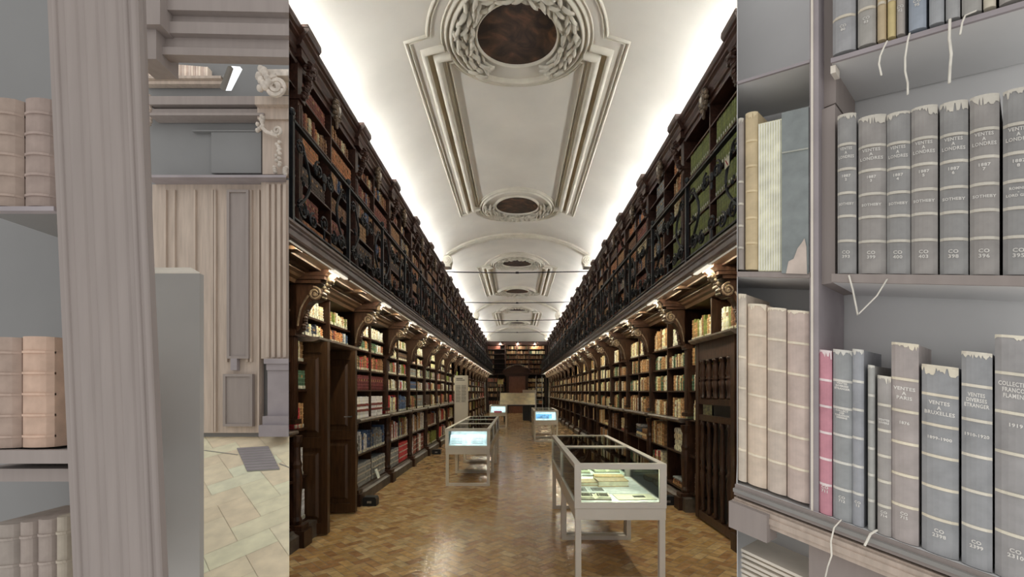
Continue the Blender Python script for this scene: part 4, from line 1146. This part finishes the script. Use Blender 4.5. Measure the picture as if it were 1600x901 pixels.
for i,(a,b,c,lb) in enumerate(((-20,22,(147,138,131),'first'),(24,50,(150,139,132),'second'),(52,80,(149,138,131),'third'),(82,103,(158,149,136),'fourth'))):
    pbook_front(a,b,820-i*4,985,1.14,c,'faded book at lower left corner, %s from the frame edge'%lb,4)

# ------------------------------------------------------------------ faded side bay, right: deep shelves of grey ledgers
YA=1.0; VPX,VPY=205.,417.
dh=Vector(((VPX-808)/700,1.0)).normalized(); nh=Vector((-dh.y*-1,-dh.x)).normalized()
if nh.y<0: nh=-nh
P0=Vector(((1600-808)/700*YA,YA))
def plan(px,off=0.):
    a=(px-808)/700; Q=P0+nh*off
    # (Qx+t dx) = a (Qy + t dy)
    t_=(a*Q.y-Q.x)/(dh.x-a*dh.y); return Q+dh*t_
def RP(px,py,off=0.):
    p=plan(px,off); return Vector((p.x,p.y,1.6+(611-py)*p.y/700))
def on(px,yref,xref): return VPY+(yref-VPY)*(px-VPX)/(xref-VPX)   # follow the vanishing line
SL=Vector((dh.x,dh.y,(611-VPY)/700*dh.y))   # 3-d direction along shelves per unit
N3=Vector((nh.x,nh.y,0))
def rbox(mb,px0,px1,yt,yb,xr,off0,off1,c=(.5,.5,.5)):
    """box on the shelf front: px range, heights yt,yb measured at photo column xr"""
    a=RP(px0,on(px0,yb,xr),0); b=RP(px1,on(px1,yb,xr),0); e=RP(px0,on(px0,yt,xr),0); f=RP(px1,on(px1,yt,xr),0)
    mb.hexa([a+N3*off0,b+N3*off0,b+N3*off1,a+N3*off1,e+N3*off0,f+N3*off0,f+N3*off1,e+N3*off1],c)
def pale_r(rgb): return tuple(v/.93 for v in lin(*rgb))
t = thing('ledger_bookcase','faded grey wooden bookcase with deep shelves filling the right of the picture','bookcase',(0,0,0))
mb=MB(); a0=plan(1151.5,.27); b0=plan(1720,.27)
mb.hexa([(a0.x,a0.y,-.0),(b0.x,b0.y,-.0),(b0.x+.03,b0.y+.03,0),(a0.x+.03,a0.y+.03,0),(a0.x,a0.y,3.4),(b0.x,b0.y,3.4),(b0.x+.03,b0.y+.03,3.4),(a0.x+.03,a0.y+.03,3.4)]); mb.build('back_panel', M['r_void'], t)
mb=MB(); a1=plan(1151.5,-.0)
mb.hexa([(a1.x,a1.y,0),(a1.x+.002,a1.y,0),(a0.x+.002,a0.y,0),(a0.x,a0.y,0),(a1.x,a1.y,3.2),(a1.x+.002,a1.y,3.2),(a0.x+.002,a0.y,3.2),(a0.x,a0.y,3.2)]); mb.build('end_panel', M['r_void'], t)
def shelf(px0,px1,yt,yb,xr,o0,nm,m):
    mb=MB(); a=RP(px0,on(px0,yb,xr)); b=RP(px1,on(px1,yb,xr)); e=RP(px0,on(px0,yt,xr)); f=RP(px1,on(px1,yt,xr))
    # back corners stay on the sight line at the cut end
    A2=plan(px0,.26) if px0<1160 else plan(px0,0)+nh*.26
    B2=plan(px1,0)+nh*.26
    F=lambda v,o: v+N3*o
    sl_=(611-VPY)/700*dh.y
    def bk(P,ref):  # same height law along the shelf direction
        tt=(P-plan(px0,0)).dot(dh); return Vector((P.x,P.y,ref.z+ (SL.z)*tt))
    c1,c2=F(a,o0),F(b,o0); c3,c4=F(e,o0),F(f,o0)
    mb.hexa([c1,c2,c2+N3*.008,c1+N3*.008,c3,c4,c4+N3*.008,c3+N3*.008]); mb.build(nm+'_edge',M[m],t)
    mb=MB(); h_=Vector((0,0,.001)); c1,c2,c3,c4=[v+N3*.0085 for v in (c1,c2,c3,c4)]
    mb.hexa([c1+h_,c2+h_,bk(B2,a),bk(A2,a),c3-h_,c4-h_,bk(B2,e),bk(A2,e)]); return mb.build(nm,M['r_void'],t)  # shelf body coloured like the shaded recess, unlike its wooden edge
shelf(1151.5,1268,127,131,1153,0,'shelf','p_post'); shelf(1298,1700,91,98,1298,0,'shelf','p_post')
shelf(1151.5,1268,424,432,1153,0,'shelf','p_wood'); shelf(1300,1700,428,441,1306,-.005,'shelf','p_wood')
LX,LY=1270,797
shelf(1151.5,1700,LY,LY+8,LX,-.015,'bottom_shelf','p_wood')
for (ya,yb,o0,m) in ((6,12,-.03,'p_grey'),(12,18,-.022,'p_wood'),(22,52,-.045,'p_wood2')):
    mb=MB()
    if m=='p_wood2':
        for j in range(5):
            q=PI*j/5; q2=PI*(j+1)/5; rbox(mb,1151.5,1700,LY+ya+(yb-ya)*(1-math.cos(q))/2,LY+ya+(yb-ya)*(1-math.cos(q2))/2,LX,-.012-.03*math.sin((q+q2)/2),.02)
    else: rbox(mb,1151.5,1700,LY+ya,LY+yb,LX,o0,.02)
    mb.build('ledge_moulding', M[m], t)
mb=MB(); rbox(mb,1262,1700,LY+50,LY+240,LX,.01,.03); mb.build('base_panel', M['p_wood'], t)
mb=MB(); rbox(mb,1151.5,1210,LY+26,LY+70,LX,-.06,.02); mb.build('ledge_block', M['p_wood'], t)
mb=MB()
for i in range(7): rbox(mb,1151.5,1262,LY+118+i*9,LY+123+i*9,LX,.03+.004*(i%2),.2)
mb.build('stacked_pages', M['p_light'], t)
# upright post and inner side
mb=MB(); a=plan(1265); b=plan(1279)
def vbox(p,q,o0,o1,za,zb):
    mb.hexa([(p.x+nh.x*o0,p.y+nh.y*o0,za),(q.x+nh.x*o0,q.y+nh.y*o0,za),(q.x+nh.x*o1,q.y+nh.y*o1,za),(p.x+nh.x*o1,p.y+nh.y*o1,za),(p.x+nh.x*o0,p.y+nh.y*o0,zb),(q.x+nh.x*o0,q.y+nh.y*o0,zb),(q.x+nh.x*o1,q.y+nh.y*o1,zb),(p.x+nh.x*o1,p.y+nh.y*o1,zb)])
zlow=RP(1270,800).z
vbox(a,b,0,.26,zlow,3.2); mb.build('post', M['p_post'], t)
mb=MB(); vbox(plan(1268),plan(1271),-.006,.0,zlow,3.2); mb.build('post_bead', M['p_light'], t)
mb=MB(); vbox(plan(1279),plan(1300),.03,.26,RP(1290,440).z,RP(1290,160).z); vbox(plan(1279),plan(1298),.05,.26,RP(1290,152).z,3.0); mb.build('cleat', M['p_wood'], t)
mb=MB(); rbox(mb,1296,1304,100,112,1298,.01,.05); mb.build('shelf_peg', M['p_light'], t)
# lettering
def text_verts(body,size,align='CENTER',spacing=1.0):
    cu=bpy.data.curves.new('t','FONT'); cu.body=body; cu.size=size; cu.align_x=align; cu.space_line=spacing; cu.space_character=1.08; cu.resolution_u=2; cu.offset=.0004
    ob=bpy.data.objects.new('t',cu); me=bpy.data.meshes.new_from_object(ob)
    vs=[tuple(v.co) for v in me.vertices]; fs=[tuple(p.vertices) for p in me.polygons]
    bpy.data.objects.remove(ob); bpy.data.curves.remove(cu); bpy.data.meshes.remove(me); return vs,fs
def ledger(px0,px1,ytop,yb,xr,rgb,label,txts=(),bands=6,fr=None,o0=.0,band_rgb=(206,201,190),wear=True,dep=.2,k=.93):
    """ytop given at px0; yb shelf line at xr"""
    c=tuple(v/k for v in lin(*rgb)); mb=MB(); n=6
    A=RP(px0,on(px0,yb,xr)); B=RP(px1,on(px1,yb,xr)); T=RP(px0,ytop); H=T.z-A.z
    wv=B-A; wl=wv.length; e1=wv/wl; base=A.copy(); dp=max(.006,min(.016,wl*.18))
    def ring(z,ex):
        L=[]; dep_=dep if ex==0 else dp+.002
        for j in range(n+1):
            q=j/n; L.append(A+wv*(.015+.97*q)+N3*(o0+dp-(dp+ex)*math.sin(PI*q)**.55)+Vector((0,0,z)))
        return L+[A+wv*.985+N3*(o0+dep_)+Vector((0,0,z)),A+wv*.015+N3*(o0+dep_)+Vector((0,0,z))]
    k_=n+3
    def seg(m_,z0,z1,ex,col): m_.add(ring(z0,ex)+ring(z1,ex),[tuple(range(k_)),tuple(range(k_,2*k_))]+[(j,(j+1)%k_,k_+(j+1)%k_,k_+j) for j in range(k_)],col)
    seg(mb,0.001,H,0,c)
    o=mb.build('book', M['p_book'], None, base); tag(o,label,'book','old ledgers in the right side bookcase')
    bc=tuple(min(.93,v/k) for v in lin(*band_rgb)); fr=fr or [.145,.29,.435,.58,.725,.86][:bands]
    for f_ in fr:
        m2=MB(); seg(m2,H*f_-.0034,H*f_+.0034,.0035,bc); m2.build('raised_band', M['p_book'], o, base).location=(0,0,0)
    if wear:
        m3=MB(); rr=random.Random(int(px0)); 
        seg(m3,H-.004,H+.0012,.0012,bc)
        K=26; dpts=[]; hh=.004
        for q_ in range(K+1):
            hh=max(.001,min(.020,hh+rr.uniform(-.005,.005))); dpts.append(hh if rr.random()<.8 else .001)
        for q_ in range(K):
            L=[]
            for qq,zz in ((q_/K,0),((q_+1)/K,0),((q_+1)/K,-dpts[q_+1]),(q_/K,-dpts[q_])):
                L.append(A+wv*(.015+.97*qq)+N3*(o0+dp-(dp+.0012)*math.sin(PI*min(.99,max(.01,qq)))**.55)+Vector((0,0,H-.004+zz)))
            m3.add(L,[(0,1,2,3)],bc)
        m3.build('worn_edge', M['p_book'], o, base).location=(0,0,0)
    for body,fz,size in txts:
        vs,fs=text_verts(body,size)
        if not vs: continue
        mx=max(abs(v[0]) for v in vs); sc=min(1,wl*.40/max(mx,1e-5))
        m4=MB(); out=[]
        for x,y,z in vs:
            q=.5+x*sc/wl; out.append(A+wv*q+N3*(o0+dp-(dp+.0012)*math.sin(PI*min(.97,max(.03,q)))**.55)+Vector((0,0,H*fz+y)))
        m4.add(out,fs,tuple(min(.93,v/k) for v in lin(214,211,206))); m4.build('lettering', M['p_book'], o, base).location=(0,0,0)
    return o
G1=(156,152,149); G2=(150,149,148); G3=(147,149,150)
num=['CO\n393','CO\n399','CO\n400','CO\n403','CO\n398','CO\n396','CO\n395']
# middle shelf
pos=['narrow, next to the wooden post','second from the post','third from the post','fourth from the post','fifth from the post','sixth from the post','seventh, at the right frame edge']
for i,(a,b,yt) in enumerate(((1307,1337,181),(1339,1384,185),(1384,1422,179),(1422,1465,170),(1467,1513,163),(1514,1562,153),(1566,1618,143))):
    tx=[('VENTES\nA\nLONDRES',.775,.0115),('1887\n%d'%(i+2),.605,.010),('SOTHEBY',.43,.0095),(num[i],.125,.012)]
    if i==6: tx[2]=('ROMNEY\n-\nLORD GREY',.46,.008)
    ledger(a,b,yt,427,1306,G1 if i%2 else G2,'grey London sales ledger with pale bands, middle shelf, '+pos[i],tx,6,[.17,.325,.475,.63,.79][::-1] if 0 else [.205,.36,.505,.655,.81])
# bottom shelf right of the post
spec=[(1279,1299,546,(188,135,146),'slim pink red ledger beside the wooden post, bottom shelf',[('CO\n711',.16,.011)],(225,205,205)),
 (1300,1331,545,G3,'grey ledger right beside the pink red one, bottom shelf',[('VENTES\nDIVERSES\nETRANGER',.80,.0075),('COLLECT\nDES\nTABLEAUX\nDESSINS',.64,.0065),('CO\n712',.13,.010)],(205,203,196)),
 (1331,1349,545,(151,153,158),'narrow bluish grey ledger third from the post, bottom shelf',[('CO\n13',.13,.009)],(205,203,196)),
 (1355,1366,570,(158,158,155),'very thin short grey ledger, bottom shelf',[],(200,198,190)),
 (1370,1392,586,G1,'short grey ledger left of the tall brown grey one, bottom shelf',[('VENTES\nDIVERS',.72,.0075),('CO\n714',.14,.009)],(208,203,190)),
 (1391,1435,534,(164,156,153),'tall brownish grey ledger with worn cream head, bottom shelf',[('VENTES\nA\nPARIS',.765,.012),('1876',.595,.010),('CO\n715',.14,.010)],(220,210,190)),
 (1438,1498,568,(149,150,152),'wide grey Brussels sales ledger, bottom shelf',[('VENTES\nA\nBRUXELLES',.795,.0125),('1899-1900',.61,.010),('CO\n2398',.12,.012)],(214,206,188)),
 (1501,1551,548,(148,149,151),'grey ledger lettered VENTES, second from the right frame edge, bottom shelf',[('VENTES\nDIVERSES\nETRANGER',.795,.0125),('1910-1920',.61,.010),('CO\n2399',.115,.011)],(214,208,194)),
 (1553,1622,522,(152,150,150),'tall grey ledger at the right frame edge, bottom shelf',[('COLLECTION\nFRANCOIS\nFLAMENG',.795,.0135),('1919',.63,.011),('CO\n2310',.12,.012)],(212,206,190))]
for a,b,yt,c,lb,tx,bc in spec: ledger(a,b,yt,LY,LX,c,lb,tx,5,[.185,.34,.50,.66,.82] if a<1430 else [.19,.355,.52,.685,.845],band_rgb=bc,dep=.22,k=.76)
# bottom shelf left of the post: tan volumes
for i,(a,b,yt,c) in enumerate(((1152,1165,459,(180,170,157)),(1166,1196,474,(188,173,157)),(1197,1227,480,(176,164,153)),(1228,1263,484,(176,161,153)))):
    ledger(a,b,yt,LY-6,LX,c,'faded tan volume left of the wooden post, %s from the dark hall, bottom shelf'%ORD[i],(),5,[.17,.335,.50,.665,.83],band_rgb=(208,196,178),k=.66)
# middle shelf left of the post
ledger(1152,1161,186,421,1153,(160,152,146),'brown grey volume nearest the dark hall, middle shelf',(),4)
ledger(1163,1183,178,421,1153,(204,186,152),'light tan book with bands left of the white page block, middle shelf',(),5,[.17,.33,.5,.66,.82],band_rgb=(222,205,170))
mb=MB(); kk=.93
t2=thing('book','dark teal covered book turned with its cream page block showing, middle shelf','book',tuple(RP(1222,423)),'old ledgers in the right side bookcase')
def rel(m_): b_=Vector(t2.location); m_.v=[tuple(Vector(p)-b_) for p in m_.v]; return m_
rbox(mb,1184,1221,189,423,1200,.005,.18,tuple(min(.92,v/.7) for v in lin(214,208,184)))
for i in range(9): rbox(mb,1185+i*4,1187+i*4,191,422,1200,.001,.01,tuple(min(.93,v/.7) for v in lin(226,221,200)))
rel(mb).build('page_block', M['p_book'], t2)
mb=MB(); rbox(mb,1222,1264,177,427,1222,-.004,.012,tuple(v/kk for v in lin(140,146,146))); rel(mb).build('cover', M['p_book'], t2)
mb=MB(); rbox(mb,1223,1264,239,241,1222,-.007,-.003,tuple(v/kk for v in lin(176,178,170))); rel(mb).build('cover_seam', M['p_book'], t2)
mb=MB(); L=[RP(x,y,-.0065) for x,y in ((1228,427),(1232,408),(1240,404),(1246,388),(1252,380),(1257,372),(1260,385),(1261,428))]; mb.add(L,[tuple(range(len(L)))],tuple(v/kk for v in lin(204,190,180)));
L2=[RP(x,y,-.0045) for x,y in ((1228,427),(1232,408),(1240,404),(1246,388),(1252,380),(1257,372),(1260,385),(1261,428))]; mb.add(L2,[tuple(range(len(L2)))[::-1]],tuple(v/kk for v in lin(204,190,180)))
rel(mb).build('torn_corner', M['p_book'], t2)
# top shelf: only the feet of the books show
for i,(a,b,c,lb) in enumerate(((1299,1336,(160,160,162),'wide grey book with pale band beside the post'),(1339,1368,(166,163,158),'grey book with a torn cream foot'),(1370,1384,(192,175,145),'narrow mottled orange book'),
  (1386,1399,(205,188,140),'narrow bright yellow tan book'),(1400,1413,(172,165,158),'slim brownish book'),(1419,1447,(155,163,174),'blue grey book'),(1451,1475,(163,165,168),'pale blue grey book right of the blue one'),
  (1477,1500,(163,163,163),'grey book third from the right'),(1502,1534,(160,158,154),'plain grey book'),(1536,1556,(205,197,180),'cream foot of a book'),(1560,1620,(165,160,156),'grey book at the top right corner'))):
    ledger(a,b,on(a,-180,1298),86,1298,c,lb+', top shelf',[('CO\n%d'%(80+i*3),.14,.010)] if i not in (2,3,9) else (),5,[.20,.42,.6,.75,.9],band_rgb=(206,198,182))
# loose tying cords
def cord(pts,label,off=-.012,r=.0018):
    b_=RP(*pts[0],off); P=[RP(x,y,off)-b_ for x,y in pts]; out=[]
    for i in range(len(P)-1):
        for j in range(4): out.append(P[i].lerp(P[i+1],j/4))
    out.append(P[-1]); mb=MB(); mb.tube(out,r,6); mb.tube([p+Vector((.0016,0,.001)) for p in out],r*.8,5)
    o=mb.build('cord',M['p_white'],None,None,True); o.location=b_; tag(o,label,'cord','cords hanging from the ledgers')
cord([(1386,64),(1380,76),(1375,88),(1373,100),(1377,118)],'short cream cord hanging at the left under the top shelf')
cord([(1421,52),(1418,64),(1414,90),(1414,112),(1418,130),(1418,148)],'longer cream cord, second from the left under the top shelf')
cord([(1484,30),(1483,60),(1486,85),(1484,108),(1483,130)],'thick doubled cream cord, third under the top shelf',r=.0026)
cord([(1525,17),(1508,24),(1503,36),(1500,54)],'short frayed cream cord nearest the right frame edge')
cord([(1326,430),(1332,452),(1340,492),(1352,480),(1370,462),(1386,436)],'looped cream cord hanging in a V below the middle shelf')
cord([(1314,812),(1303,824),(1298,845),(1299,868),(1293,885),(1289,903)],'long cream cord hanging over the lower ledge',-.055)
cord([(1370,828),(1360,834),(1354,846),(1351,852)],'short white strap end on the lower ledge',-.05,.003)
